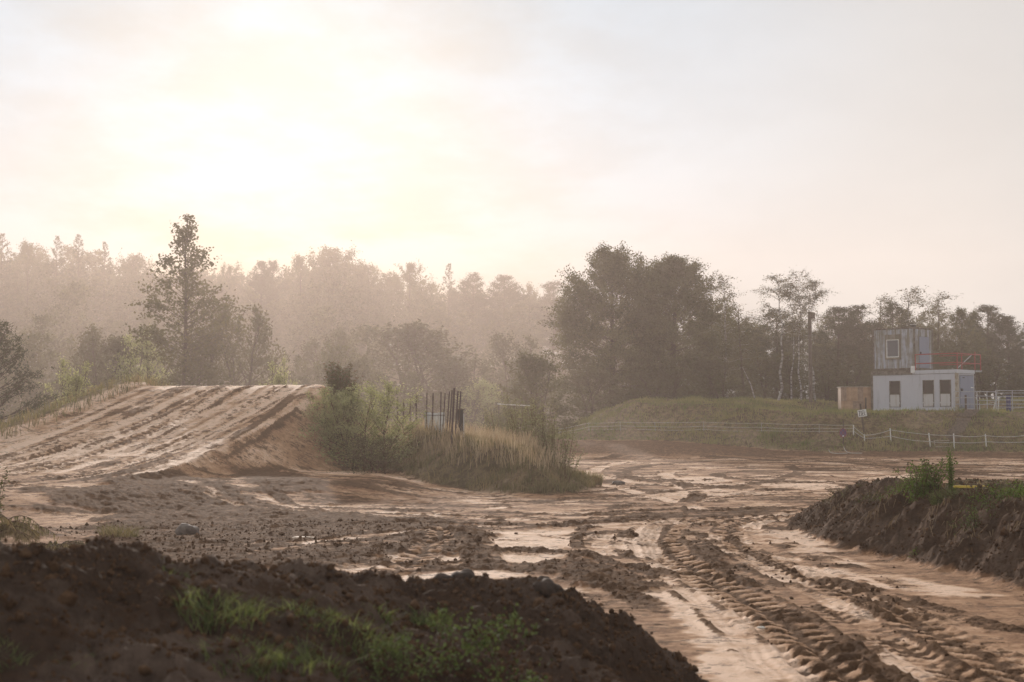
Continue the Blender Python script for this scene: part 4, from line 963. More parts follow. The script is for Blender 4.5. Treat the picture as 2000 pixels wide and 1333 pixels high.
def stained_paint(name, base, stain, rust, amount=.5, ribs=0.0):
    """old paint with moss running down from the top edge and rust spots"""
    m, t, b, out = new_mat(name)
    mp = N(t, 'ShaderNodeMapping'); L(t, objc(t), mp.inputs[0]); mp.inputs['Scale'].default_value = (4.2, 4.2, .35)
    n1 = noise(t, mp.outputs[0], 1.0, 5, .65); n2 = noise(t, objc(t), 2.4, 6, .7); n3 = noise(t, objc(t), 14, 4, .6)
    f = M_(t, 'ADD', M_(t, 'MULTIPLY', n1, .75), M_(t, 'MULTIPLY', n2, .25))
    c = mixc(t, mapr(t, f, .62 - .25 * amount, .78 - .25 * amount, 0, .85), base, stain)
    c = mixc(t, mapr(t, n3, .66, .74, 0, .7 * amount + .1), c, rust)
    L(t, c, b.inputs['Base Color']); b.inputs['Roughness'].default_value = .62
    return m
P_low = stained_paint('weathered_blue_grey_paint', (.50, .51, .55), (.36, .36, .37), (.10, .06, .04), .4)
P_up = stained_paint('mossy_grey_paint', (.40, .43, .51), (.13, .12, .07), (.13, .075, .045), .85)
P_door = stained_paint('blue_grey_door_paint', (.20, .23, .31), (.14, .145, .16), (.08, .05, .04), .3)
P_rim = plain_mat('rusty_frame_paint', (.17, .155, .13), .8, c2=(.065, .048, .034), scale=5)
P_post = plain_mat('cream_post_paint', (.42, .38, .31), .7, c2=(.24, .19, .13), scale=4)
P_white = plain_mat('white_plastic', (.78, .78, .76), .5, c2=(.60, .60, .57), scale=8)
P_tape = plain_mat('white_tape', (.50, .50, .47), .6)
P_red = plain_mat('red_rail_paint', (.30, .04, .035), .5, c2=(.26, .03, .025), scale=8)
P_glass = plain_mat('window_glass', (.045, .055, .075), .08, var=.1, spec=.6)
P_hole = plain_mat('dark_mesh_pane', (.018, .015, .013), .5)
P_shut = stained_paint('scuffed_white_shutter', (.50, .49, .48), (.30, .24, .18), (.16, .09, .05), .5)
P_galv = plain_mat('galvanised_tube', (.42, .43, .45), .45, .5)
P_ply = plain_mat('raw_plywood', (.46, .30, .19), .75, c2=(.33, .20, .12), scale=3)
P_ply2 = plain_mat('weathered_plywood', (.36, .25, .18), .8, c2=(.22, .14, .10), scale=5)
P_wood = plain_mat('old_grey_wood', (.10, .072, .055), .9, c2=(.05, .036, .028), scale=12)
P_step = plain_mat('worn_step_wood', (.20, .155, .12), .9, c2=(.11, .085, .065), scale=9)
P_steel = plain_mat('rusty_steel', (.075, .045, .036), .75, c2=(.04, .028, .026), scale=14)
P_black = plain_mat('black_plastic', (.02, .02, .022), .5)
P_blue = plain_mat('blue_barrel_plastic', (.02, .03, .14), .4)
P_board = plain_mat('yellow_board_paint', (.70, .48, .06), .5, c2=(.62, .44, .10))
P_letter = plain_mat('black_lettering', (.012, .012, .014), .6)
P_sred = plain_mat('faded_sign_red', (.22, .03, .05), .5, c2=(.16, .03, .06), scale=8)
P_sblue = plain_mat('faded_sign_blue', (.05, .035, .16), .5, c2=(.07, .03, .12), scale=8)
P_pole = plain_mat('pole_timber', (.13, .105, .085), .9, c2=(.08, .06, .05), scale=6)
P_rock = plain_mat('pebble_stone', (.16, .13, .11), .85, c2=(.09, .07, .06), scale=9, bump=.5)

# the two stacked site cabins; local x runs along the front, y to the back
CX, CY = atY(1871, 800, 88.6)[:2]
YAW = math.atan2(CY - 0, CX) - math.pi / 2            # looks at the viewer ...
YAW = YAW - R(27) * 1.0                                # ... then turned so that its right end shows
ZB = 2.70
LX, LY, LZ = 6.05, 2.44, 2.58
def loc(x, y, z=0):   # corner frame to world (origin: near right corner)
    return (CX + x * math.cos(YAW) - y * math.sin(YAW), CY + x * math.sin(YAW) + y * math.cos(YAW), z)
cab = empty('site_cabin', loc(-LX / 2, LY / 2, ZB), YAW, 'long grey blue site cabin with three openings, lower one of the two stacked cabins', 'cabin')
hx, hy = LX / 2, LY / 2
# front wall with three openings, fine vertical ribs
def px_to_x(px):  # place along the front from where it shows
    d = ray(px, 760); t = -(math.cos(YAW) * 0 + 0)
    # intersect the sight line with the plane of the front
    nx, ny = -math.sin(YAW), math.cos(YAW)
    k = (CX * nx + CY * ny) / (d[0] * nx + d[1] * ny)
    wx, wy = d[0] * k, d[1] * k
    return (wx - CX) * math.cos(YAW) + (wy - CY) * math.sin(YAW) + hx
wins = [(px_to_x(1738), px_to_x(1757)), (px_to_x(1803), px_to_x(1823)), (px_to_x(1836.5), px_to_x(1856))]
def ribbed(xa, xb, za, zb, y, pitch, depth, wins=(), axis=0, flip=1):
    """corrugated sheet with rectangular holes; axis 0 runs along x at depth y, axis 1 along y at x = y"""
    xs = list(np.arange(xa, xb, pitch / 4)) + [xb]
    for a, b, c, d in wins: xs += [a, b]
    xs = sorted(set(round(v, 4) for v in xs)); zs = sorted(set([za, zb] + [v for w_ in wins for v in (w_[2], w_[3])]))
    V = []; Fq = []; n = len(zs)
    for i, x in enumerate(xs):
        ph = (x / pitch) % 1; off = depth if .25 < ph < .75 else 0
        for z in zs: V.append((x, y + off * flip, z) if axis == 0 else (y + off * flip, x, z))
    for i in range(len(xs) - 1):
        for j in range(n - 1):
            xm, zm = (xs[i] + xs[i+1]) / 2, (zs[j] + zs[j+1]) / 2
            if any(a < xm < b and c < zm < d for a, b, c, d in wins): continue
            Fq.append((i * n + j, (i + 1) * n + j, (i + 1) * n + j + 1, i * n + j + 1))
    return V, Fq
W0, W1 = 1.08, 1.88
b = MB(); V, Fq = ribbed(-hx + .12, hx - .15, .12, 2.30, -hy + .03, .11, .018, [(a + .0, c, .22, W1) for a, c in wins]); b.sheet(V, Fq)
V, Fq = ribbed(-hy + .1, hy - .1, .12, 2.30, hx - .04, .11, .018, [(-hy + .32, hy - .22, .12, 2.22)], axis=1); b.sheet(V, Fq)
b.box(-hx + .06, hx - .08, hy - .05, hy - .02, .1, 2.3); b.box(-hx + .02, -hx + .05, -hy + .1, hy - .06, .1, 2.3)
b.build('wall', P_low, cab)
MB().box(-hx + .06, hx - .08, -hy + .08, hy - .06, 2.50, 2.56).box(-hx + .06, hx - .08, -hy + .08, hy - .06, .03, .09).build('roof', P_rim, cab)
b = MB(); b.box(-hx, -.05, -hy - .004, -hy + .1, 2.30, LZ).box(-hx, hx, hy - .1, hy, 2.30, LZ).box(-hx, -hx + .1, -hy + .1, hy - .1, 2.30, LZ)
b.box(-hx, -hx + .13, -hy - .006, -hy + .13, 0, 2.30).box(-hx, -hx + .13, hy - .13, hy + .004, 0, 2.30).box(hx - .13, hx + .003, hy - .13, hy + .004, 0, 2.30)
b.build('frame', P_rim, cab, .01)
MB().box(-.05, hx, -hy - .004, -hy + .1, 2.32, LZ - .03).box(hx - .1, hx + .002, -hy + .1, hy - .1, 2.32, LZ - .03).box(-hx + .13, hx - .17, -hy - .01, -hy + .1, 0, .12).box(hx - .1, hx, -hy + .17, hy - .13, 0, .12).build('painted_beam', P_low, cab, .01)
MB().box(hx - .17, hx + .006, -hy - .008, -hy + .17, 0, 2.32).box(hx - .115, hx - .055, -hy - .03, -hy - .008, 0, 2.36).build('corner_post', P_post, cab, .01)
for k, (a, c) in enumerate(wins):
    fr = MB().box(a - .03, a + .02, -hy - .012, -hy + .07, .22, W1 + .04).box(c - .02, c + .03, -hy - .012, -hy + .07, .22, W1 + .04).box(a + .02, c - .02, -hy - .012, -hy + .07, W1, W1 + .04).box(a + .02, c - .02, -hy - .03, -hy + .07, W0 - .05, W0).build('window', P_rim, cab)
    MB().box(a + .02, c - .02, -hy + .045, -hy + .055, W0, W1).build('pane', P_hole, fr)
    s_ = MB().box(a + .02, c - .02, -hy - .015, -hy + .02, .26, W0 - .05).box(a + .2, a + .4, -hy - .03, -hy - .015, .30, .34).box(a - .02, a + .05, -hy - .035, -hy - .012, .45, .52).box(c - .05, c + .02, -hy - .035, -hy - .012, .45, .52).build('shutter', P_shut, cab)
dr = MB().box(hx - .03, hx - .005, -hy + .36, .18, .14, 2.18).box(hx - .028, hx - .007, .20, hy - .26, .14, 2.18).build('door', P_door, cab, .008)
MB().box(hx + .0, hx + .06, -hy + .42, -hy + .62, 1.28, 1.36).box(hx + .0, hx + .09, -hy + .46, -hy + .56, 1.20, 1.28).build('handle', P_black, dr)
MB().box(hx - .004, hx + .004, .55, .9, 1.42, 1.47).build('notice', P_white, dr)
MB().box(hx - .004, hx + .004, -hy + .7, -hy + .98, 2.02, 2.08).build('label_plate', P_black, dr)
# balcony rail on its roof: world targets for the red rail, local frame
ux1 = px_to_x(1788) 
rz0 = LZ
b = MB(); r_ = .022
xr0 = ux1 + .02; y0 = -hy + .02; y1 = hy - .02; xo = hx + .0
for zz_ in (.98, .40):
    b.bar((xr0, y0, rz0 + zz_), (xo, y0, rz0 + zz_), .07); b.bar((xo, y0, rz0 + zz_), (xo, y1 + .75, rz0 + zz_), .06)
    b.bar((xr0 + .4, y1, rz0 + zz_ - .02), (xo - .02, y1, rz0 + zz_ - .02), .045)
for (x, y) in ((xr0, y0), (xo, y0), (xo - .02, y1), (xo, y1 + .75), (xo, y0 + .6)):
    b.bar((x, y, rz0 - .02), (x, y, rz0 + 1.0), .05)
b.bar((xo, y1, rz0 + .9), (xo, y1, rz0 + 1.15), .05)
b.build('roof_railing', P_red, cab)
MB().bar((xo - .3, y0 + .7, rz0 + .1), (xo - .05, y1 - .4, rz0 + .92), .04).bar((xo - .6, y1 + .1, rz0 - .04), (xo + .05, y1 + .8, rz0 - .04), .05).box(xo - .8, xo + .02, hy, hy + .8, rz0 - .12, rz0 - .08).build('landing', P_galv, cab)
MB().box(ux1 - .26, ux1 + .0, -hy - .10, -hy - .006, LZ - .18, LZ + .26).build('junction_box', P_white, cab, .01)

# upper unit
UX, UY, UZ = 2.99, 2.44, 2.72
xc = ux1 - UX / 2
up = empty('container_cabin', loc(-hx + xc, LY / 2, ZB + LZ + .035), YAW, 'mossy corrugated upper container with one framed window, stacked on the long cabin', 'container')
ax_, ay_ = UX / 2, UY / 2
wa, wb = px_to_x(1732) - xc, px_to_x(1758) - xc
b = MB(); V, Fq = ribbed(-ax_ + .06, ax_ - .1, .12, UZ - .09, -ay_ + .02, .29, .05, [(wa, wb, .78, 2.22)]); b.sheet(V, Fq)
V, Fq = ribbed(-ay_ + .1, ay_ - .08, .12, UZ - .09, ax_ - .06, .2, .03, [(-ay_ + .62, ay_ - .5, .12, 2.16)], axis=1); b.sheet(V, Fq)
b.box(-ax_ + .04, ax_ - .06, ay_ - .05, ay_ - .02, .12, UZ - .09).box(-ax_ + .015, -ax_ + .045, -ay_ + .06, ay_ - .05, .12, UZ - .09)
b.build('wall', P_up, up)
MB().box(-ax_ + .03, ax_ - .03, -ay_ + .03, ay_ - .03, UZ - .06, UZ - .02).build('roof', P_rim, up)
b = MB()
for x0_, x1_ in ((-ax_, -ax_ + .09), (ax_ - .1, ax_)):
    for y0_, y1_ in ((-ay_ - .004, -ay_ + .1), (ay_ - .1, ay_ + .004)): b.box(x0_, x1_, y0_, y1_, 0, UZ)
b.box(-ax_ + .09, ax_ - .1, -ay_ - .002, -ay_ + .08, 0, .12).box(-ax_ + .09, ax_ - .1, -ay_ - .002, -ay_ + .08, UZ - .09, UZ - .003).box(ax_ - .08, ax_ - .002, -ay_ + .1, ay_ - .1, 0, .12).box(ax_ - .08, ax_ - .002, -ay_ + .1, ay_ - .1, UZ - .1, UZ - .003)
b.box(-ax_ + .09, ax_ - .1, ay_ - .08, ay_, 0, .12).box(-ax_ + .09, ax_ - .1, ay_ - .08, ay_, UZ - .09, UZ - .003)
b.build('frame', P_rim, up, .01)
fr = MB().box(wa - .08, wa + .02, -ay_ - .04, -ay_ + .06, .70, 2.30).box(wb - .02, wb + .08, -ay_ - .04, -ay_ + .06, .70, 2.30).box(wa + .02, wb - .02, -ay_ - .04, -ay_ + .06, 1.98, 2.30).box(wa + .02, wb - .02, -ay_ - .05, -ay_ + .06, .70, .82).build('window', stained_paint('mossy_window_box', (.24, .22, .18), (.10, .085, .055), (.07, .05, .03), .9), up, .006)
MB().box(wa + .02, wa + .08, -ay_ - .02, -ay_ + .04, .82, 1.98).box(wb - .08, wb - .02, -ay_ - .02, -ay_ + .04, .82, 1.98).box(wa + .08, wb - .08, -ay_ - .02, -ay_ + .04, 1.92, 1.98).box(wa + .08, wb - .08, -ay_ - .02, -ay_ + .04, .82, .88).build('white_frame', P_white, fr)
MB().box(wa + .08, wb - .08, -ay_ + .01, -ay_ + .018, .88, 1.92).build('pane', P_glass, fr)
d_ = MB().box(ax_ - .045, ax_ - .018, -ay_ + .64, ay_ - .52, .13, 2.14).build('door', P_door, up, .008)
MB().box(ax_ - .02, ax_ + .05, -ay_ + .70, -ay_ + .76, 1.02, 1.16).box(ax_ + .03, ax_ + .05, -ay_ + .70, -ay_ + .84, 1.10, 1.13).build('handle', P_black, d_)
# bits lying on its roof
def blob(name, label, cat, p, s, mat, seed, rz=0., group=None):
    rg = np.random.RandomState(seed); import bmesh as bm_
    bm = bm_.new(); bm_.ops.create_icosphere(bm, subdivisions=3, radius=1)
    me = bpy.data.meshes.new(name); bm.to_mesh(me); bm.free()
    co = np.empty(len(me.vertices) * 3, np.float32); me.vertices.foreach_get('co', co); co = co.reshape(-1, 3)
    k = 1 + .28 * perlin(co[:, 0] * 1.4 + seed, co[:, 1] * 1.4 + co[:, 2], seed % 50) + .12 * perlin(co[:, 2] * 4, co[:, 0] * 4 + co[:, 1] * 3, seed % 50 + 1)
    co = co * k[:, None] * np.array(s); me.vertices.foreach_set('co', co.ravel().astype(np.float32)); me.polygons.foreach_set('use_smooth', [True] * len(me.polygons)); me.update()
    me.materials.append(mat); o = bpy.data.objects.new(name, me); col.objects.link(o); o.location = p; o.rotation_euler = (0, 0, rz)
    return tag(o, label, cat, group)
P_moss = plain_mat('pale_moss', (.22, .20, .13), .95, c2=(.12, .11, .06), scale=12)
def roofpt(px, back): 
    x = px_to_x(px) - hx; return loc(x, back, ZB + LZ + .035 + UZ)
p_ = roofpt(1736, .25); blob('sandbag', 'pale sagging sandbag on the left part of the upper container roof', 'sandbag', (p_[0], p_[1], p_[2] + .06), (.20, .15, .10), P_moss, 3)
p_ = roofpt(1781, .3); e = empty('roof_vent', p_, YAW, 'dark square vent cap on the near corner of the upper container roof', 'vent')
MB().box(-.13, .13, -.13, .13, -.02, .16).build('housing', P_black, e, .01); MB().box(-.15, .15, -.15, .15, .16, .20).build('cap', P_shut, e, .01)
p_ = loc(-hx + xc + ax_ - .25, 1.9, ZB + LZ + .035 + UZ); blob('moss_clump', 'small moss clump on the back corner of the upper container roof', 'moss', (p_[0], p_[1], p_[2] + .05), (.10, .10, .09), P_moss, 5)

# plywood hoarding left of the cabin
hp = atY(1643, 806, 93.3); hq = loc(-LX - .05, .35)
ang_ = math.atan2(hq[1] - hp[1], hq[0] - hp[0]); hl = math.hypot(hq[0] - hp[0], hq[1] - hp[1])
zt = atY(1641, 756, hp[1])[2]; zb = zt - 1.75
e = empty('plywood_shed', (hp[0], hp[1], zb), ang_, 'raw plywood shed with two rows of boards, left of the cabin', 'shed')
rg_ = random.Random(4); x_ = 0; k = 0
while x_ < hl - .05:
    wv_ = min(rg_.uniform(.32, .5), hl - x_)
    MB().box(x_, x_ + wv_ - .012, 0 + .004 * (k % 2), .03, .82, 1.72).build('board', P_ply if k % 3 else P_ply2, e)
    x_ += wv_; k += 1
x_ = 0
while x_ < hl - .05:
    wv_ = min(rg_.uniform(.4, .8), hl - x_)
    MB().box(x_, x_ + wv_ - .012, -.02 + .004 * (k % 2), .012, -.35, .81).build('board', P_ply2 if k % 2 else P_ply, e)
    x_ += wv_; k += 1
MB().box(-.05, hl, -.04, 1.6, 1.73, 1.77).build('roof', P_post, e)
MB().box(0, .03, .035, 1.5, -.35, 1.72).box(.03, hl, 1.47, 1.5, -.35, 1.72).build('side_panel', P_ply2, e)
x, y, _ = loc(-LX - .25, -.25); z = ground_z(x, y); o = MB().tube([(0, 0, -.2), (0, 0, 1.05)], .06, 8).build('wooden_post', P_wood); o.location = (x, y, z); tag(o, 'short dark post between the plywood shed and the cabin', 'post')

# finish sign
X, Y, Z = on_slope(1689, 846); px_m = F / Y
e = empty('finish_sign', (X, Y, Z), 0, 'small white board reading ZIEL in black, tilted on a dark post', 'sign')
top = (atY(1680, 789, Y)[0] - X, -.0, atY(1680, 789, Y)[2] - Z)
MB().bar((0, 0, -.3), top, .10, .06).build('post', P_wood, e, .008)
cxs, _, czs = atY(1684, 807.5, Y - .08); sw, sh = 17.2 / px_m, 13.6 / px_m
bd = MB().box(-sw / 2, sw / 2, -.012, .012, -sh / 2, sh / 2).build('board', P_white, e, .004)
bd.location = (cxs - X, -.08, czs - Z); bd.rotation_euler = (0, R(-9), 0)
b = MB(); lw = sw * .19; lh = sh * .72; st = sw * .066; yb = -.0165
xs_ = [-sw * .40, -sw * .16, -sw * .03, sw * .20]
b.box(xs_[0], xs_[0] + lw, yb, -.013, lh / 2 - st, lh / 2).box(xs_[0], xs_[0] + lw, yb, -.013, -lh / 2, -lh / 2 + st)
b.sheet([(xs_[0], yb, -lh / 2 + st), (xs_[0] + st * 1.25, yb, -lh / 2 + st), (xs_[0] + lw, yb, lh / 2 - st), (xs_[0] + lw - st * 1.25, yb, lh / 2 - st)], [(0, 1, 2, 3)])
b.box(xs_[1], xs_[1] + st * 1.1, yb, -.013, -lh / 2, lh / 2)
b.box(xs_[2], xs_[2] + st, yb, -.013, -lh / 2, lh / 2)
for zc in (-lh / 2, -st / 2, lh / 2 - st): b.box(xs_[2] + st, xs_[2] + lw, yb, -.013, zc, zc + st)
b.box(xs_[3], xs_[3] + st, yb, -.013, -lh / 2, lh / 2).box(xs_[3] + st, xs_[3] + lw, yb, -.013, -lh / 2, -lh / 2 + st)
b.build('lettering', P_letter, bd)
# round sign
X, Y, Z = on_slope(1647, 870); pm = F / Y
e = empty('traffic_sign', (X, Y, Z), 0, 'round faded no stopping sign in red and blue, turned slightly away, on a thin post', 'sign')
zt = atY(1648, 822, Y)[2] - Z
MB().tube([(0, 0, -.3), (.03, 0, zt)], .028, 8).build('post', P_steel, e)
rs = 9.2 / pm; zc = atY(1645, 846, Y)[2] - Z
def disc(r0, r1, y, n=40):
    a = np.linspace(0, 2 * np.pi, n, endpoint=False); V = [(r * math.cos(t), y, r * math.sin(t)) for r in (r0, r1) for t in a]
    return V, [(i, (i + 1) % n, n + (i + 1) % n, n + i) for i in range(n)]
b = MB(); b.tube([(0, -.045, 0), (0, -.035, 0)], rs, 40); plate = b.build('plate', P_sred, e); plate.location = (-.03, 0, zc); plate.rotation_euler = (0, 0, R(28))
a40 = np.linspace(0, 2 * np.pi, 40, endpoint=False)
MB().sheet([(rs * .80 * math.cos(t), -.0475, rs * .80 * math.sin(t)) for t in a40], [tuple(range(40))]).build('blue_field', P_sblue, plate)
b = MB()
for s_ in (1, -1): b.bar((-rs * .58, -.0495 - .001 * s_, -rs * .58 * s_), (rs * .58, -.0495 - .001 * s_, rs * .58 * s_), rs * .16, .002, up=(0, 1, 0))
b.build('red_cross', P_sred, plate)
MB().box(-.06, .05, -.054, -.052, -rs * .78, -rs * .55).build('sticker', P_white, plate)

# electric fence below the embankment: (picture point of the post foot and its top)
def fence(name, label, posts, lines, mat_p, r_p, seed, sag=.10, y0=80, cat='fence', tape=.012, spans=None, group=None, Ys=None):
    rg = random.Random(seed); W = []
    for k, (xb, yb_, xt, yt) in enumerate(posts):
        if Ys: X, Y, Z = atY(xb, yb_, Ys[k])
        else: X, Y, Z = on_slope(xb, yb_, y0)
        Xt, _, Zt = atY(xt, yt, Y - .02); W.append(((X, Y, Z), (Xt, Y - .02, Zt)))
    o0 = W[0][0]; e = empty(name, o0, 0, label, cat, group)
    rel = lambda p: (p[0] - o0[0], p[1] - o0[1], p[2] - o0[2])
    for a, c in W: MB().tube([rel((a[0], a[1], a[2] - .15)), rel(c)], r_p, 6).build('post', mat_p, e)
    for li, fz in enumerate(lines):
        P = []
        for k in range(len(W) - 1):
            if spans and (li, k) in spans: continue
            a = Vector(rel(W[k][0])).lerp(Vector(rel(W[k][1])), fz); c = Vector(rel(W[k+1][0])).lerp(Vector(rel(W[k+1][1])), fz)
            s_ = sag * rg.uniform(.3, 1.5) * min(1, (c - a).length / 4)
            for q in np.linspace(0, 1, 9)[0 if not P else 1:]:
                p = a.lerp(c, q); P.append((p.x, p.y - r_p - .012, p.z - s_ * 4 * q * (1 - q)))
        MB().tube(P, tape, 4).build('tape', P_tape, e)
    return e
fence('tape_fence', 'long white tape fence on thin posts at the embankment foot, left of the round sign',
      [(1092, 846, 1091, 838), (1151, 843, 1150, 826), (1212, 842, 1211, 824), (1280, 844, 1279, 825), (1375, 843, 1374, 824), (1488, 846, 1487, 826), (1600, 847, 1600, 829), (1668, 846, 1667, 830)], (.96, .55, .22), P_galv, .014, 1, .05, tape=.010)
fence('tape_fence', 'sagging white tape fence on white posts below the cabin, right of the finish sign',
      [(1667, 850, 1667, 831), (1689, 862, 1688, 849), (1740.5, 863, 1738.5, 837), (1818, 875, 1814, 846), (1864, 877, 1862.5, 847), (1927, 874, 1924.5, 848), (2012, 876, 2010, 846)], (.88, .42), P_white, .032, 2, .12, tape=.015)
fence('tape_fence', 'short white fence with leaning posts at the top of the stairs',
      [(1881, 798, 1878.5, 778), (1915, 803, 1912, 787), (1937, 798, 1945.5, 780), (1949, 798, 1951, 775), (2015, 800, 2014, 778)], (.80, .30), P_white, .036, 3, .06, tape=.014)
# tubular barriers by the cabin
def barrier(label, xa, xb, yt, ybot, Ya, Yb, n, lines, mid=()):
    A = atY(xa, ybot, Ya); B = atY(xb, ybot, Yb); zt = atY(xa, yt, Ya)[2]
    e = empty('metal_barrier', A, 0, label, 'barrier'); rel = lambda p: (p[0] - A[0], p[1] - A[1], p[2] - A[2])
    b = MB()
    for k in range(n):
        q = k / (n - 1); p = [A[i] + (B[i] - A[i]) * q for i in range(3)]; b.tube([rel((p[0], p[1], p[2] - .3)), rel((p[0], p[1], p[2] + zt - A[2]))], .024, 6)
    b.build('upright', P_galv, e)
    for f in lines:
        h = (zt - A[2]) * f; MB().tube([rel((A[0], A[1] - .03, A[2] + h)), rel((B[0], B[1] - .03, B[2] + h))], .022, 6).build('rail', P_galv, e)
    return e
barrier('grey tube barrier in front of the cabin door', 1864, 1909, 765, 797, 86.8, 87.4, 2, (1, .62, .22))
barrier('grey tube barrier running back between cabin and long barrier', 1909, 1947, 765, 797, 87.6, 90.5, 3, (1, .72, .45, .2))
barrier('long grey tube barrier with five rails at the right photo edge', 1945, 2110, 763.5, 797, 89.5, 88.5, 6, (1, .86, .66, .46, .22, .04))
X, Y, Z = atY(1970, 795, 91.5); o = MB().tube([(0, 0, -.4), (0, 0, .0), (0, 0, .72)], .155, 20).tube([(0, 0, .72), (0, 0, .76)], .165, 20).tube([(0, 0, .2), (0, 0, .24)], .162, 20).build('barrel', P_blue); o.location = (X, Y, Z); tag(o, 'narrow dark blue barrel behind the long tube barrier', 'barrel')
for px, lb, h in ((1886.5, 'dark wooden gate post in front of the cabin door, left of the stairs', 1), (1910.5, 'dark wooden gate post at the right of the stairs, by the leaning fence', 1)):
    X, Y, Z = on_slope(px, 800, 83, 88); zt = atY(px, 772, Y)[2]; o = MB().box(-.055, .055, -.055, .055, -.3, zt - Z).build('gate_post', P_wood, None, .01); o.location = (X, Y, Z); tag(o, lb, 'post')
# stairs up the embankment
A, B = STA, STB
e = empty('hillside_stairs', A, 0, 'worn wooden steps climbing the grass embankment to the cabin door', 'stairs')
for k in range(12):
    q = k / 11; p = [A[i] + (B[i] - A[i]) * q for i in range(3)]; gz = ground_z(p[0], p[1]); zt = gz + .16
    wdt = .52
    MB().box(p[0] - A[0] - wdt, p[0] - A[0] + wdt * .7, p[1] - A[1] - .04, p[1] - A[1] + .0, zt - A[2] - .16, zt - A[2]).box(p[0] - A[0] - wdt, p[0] - A[0] + wdt * .7, p[1] - A[1] + .002, p[1] - A[1] + .34, zt - A[2] - .045, zt - A[2] - .01).build('step', P_step, e)
# loose boards and hoses at the foot
X, Y, Z = on_slope(1842, 875); o = MB().bar((-.45, 0, .06), (.45, .05, .06), .12, .04).bar((-.5, .1, .42), (.4, .15, .42), .05).bar((-.45, .1, 0), (-.45, .1, .45), .04).build('low_bench', P_post); o.location = (X, Y, Z); tag(o, 'pale plank bench on the grass below the tape fence', 'bench')
def hose(label, pts, r=.02):
    Q = [atY(a, c, 79.4) for a, c in pts]; Q = [(q[0], q[1], max(q[2], ground_z(q[0], q[1]) + .03)) for q in Q]; Q = catmull(Q, 6); o_ = Q[0].copy()
    o = MB().tube(Q - o_, r, 6).build('water_hose', P_tape, None, 0, True); o.location = tuple(o_); tag(o, label, 'hose')
hose('pale hose lying flat below the round sign, curled up at its left end', [(1618.5, 878), (1622, 884), (1635, 886), (1655, 885.5)])
hose('pale hose dropping in a curve below the round sign', [(1648, 873), (1651, 880), (1660, 885), (1684, 885.5)])
# utility pole, dead stems, pale beam
X, Y, _ = atY(1583.5, 780, 100.5); z = ground_z(X, Y); zt = atY(1583.5, 609, Y)[2]
e = empty('utility_pole', (X, Y, z), 0, 'bare wooden utility pole standing among the thin birches', 'pole')
MB().tube([(0, 0, -.4), (0, 0, zt - z)], .13, 10).build('pole', P_pole, e, 0, True); MB().box(.02, .34, -.18, -.12, zt - z - .5, zt - z - .1).build('bracket', P_wood, e)
def stem(label, a, c, Y, r, mat=BIRCH):
    p = atY(*a, Y); q = atY(*c, Y); m = [(p[i] + q[i]) / 2 + (.12 if i == 0 else 0) for i in range(3)]
    o = MB().tube([(0, 0, 0), (m[0] - p[0], 0, m[2] - p[2]), (q[0] - p[0], 0, q[2] - p[2])], [r, r * .8, r * .3], 6).build('dead_stem', mat, None, 0, True); o.location = p; tag(o, label, 'dead tree')
stem('thin pale dead stem leaning left before the dark scrub', (1476, 786), (1450, 717), 98.5, .05)
x0_, _, z0_ = atY(971, 789.5, 92); x1_, _, z1_ = atY(1035, 793, 92)
e = empty('horizontal_barrier_pole', (x0_, 92, 0), 0, 'pale thin horizontal pole in the mist right of the steel posts', 'pole')
MB().tube([(0, 0, z0_), (x1_ - x0_, 0, z1_)], .035, 6).build('rail', P_white, e)
for q in (.05, .95): MB().bar(((x1_ - x0_) * q, .05, -.1), ((x1_ - x0_) * q, .05, z0_), .06).build('support', P_wood, e)
# steel posts in the island
PST = [(777, 777, 0.055, 52, 'faint short steel post, leftmost of the row'), (788.5, 779, .06, 51.5, 'faint short steel post, second from the left'), (801.5, 781, .055, 47, 'short dark steel post half sunk in dry grass'), (813.5, 771, .07, 46.5, 'thin steel post standing alone left of the pale boards'),
       (834, 767, .065, 45.5, 'steel post at the left edge of the pale boards'), (846, 768, .065, 45, 'steel post before the pale boards'), (861.5, 766, .06, 44.6, 'steel post at the right edge of the pale boards'), (869.5, 768, .06, 45.2, 'steel post first right of the pale boards'),
       (877.8, 765, .065, 44.2, 'steel post second right of the pale boards'), (883, 762.5, .07, 43.6, 'steel post just left of the tallest one'), (887.5, 758, .10, 42.2, 'tallest and thickest rusty steel post, in front of the others'),
       (894.5, 764, .085, 43.4, 'leaning steel post just right of the tallest one'), (900, 765, .075, 43.8, 'rightmost leaning steel post beside the dark box')]
for px, yt, wd, Y, lb in PST:
    X, _, zt = atY(px, yt, Y); z = ground_z(X, Y); lx = -.10 if px > 866 else -.03
    wd *= .6
    b = MB().bar((lx, 0, -.2), (0, 0, zt - z), wd, .012).bar((lx, .014 + wd / 2, -.2), (0, .014 + wd / 2, zt - z), .012, wd)
    o = b.build('steel_post', P_steel); o.location = (X, Y, z); tag(o, lb, 'post', 'steel posts in the dry grass')
X, Y, _ = atY(848, 815, 45.6); z = ground_z(X, Y); e = empty('pale_board_stack', (X, Y, z), .15, 'weathered white boards standing behind the steel posts', 'boards')
for k in range(3): MB().box(-.30 + k * .22, -.10 + k * .22, 0, .03, 0, atY(840, 806 + k % 2, Y)[2] - z).build('board', P_white, e)
MB().box(-.32, .36, -.02, .0, atY(840, 812, Y)[2] - z, atY(840, 811, Y)[2] - z).build('crossbar', P_wood, e)
X, Y, _ = atY(900, 815, 43.9); z = ground_z(X, Y); zt = atY(900, 801, Y)[2] - z; e = empty('control_box', (X, Y, z), .1, 'dark upright box with a white edge behind the steel posts', 'box')
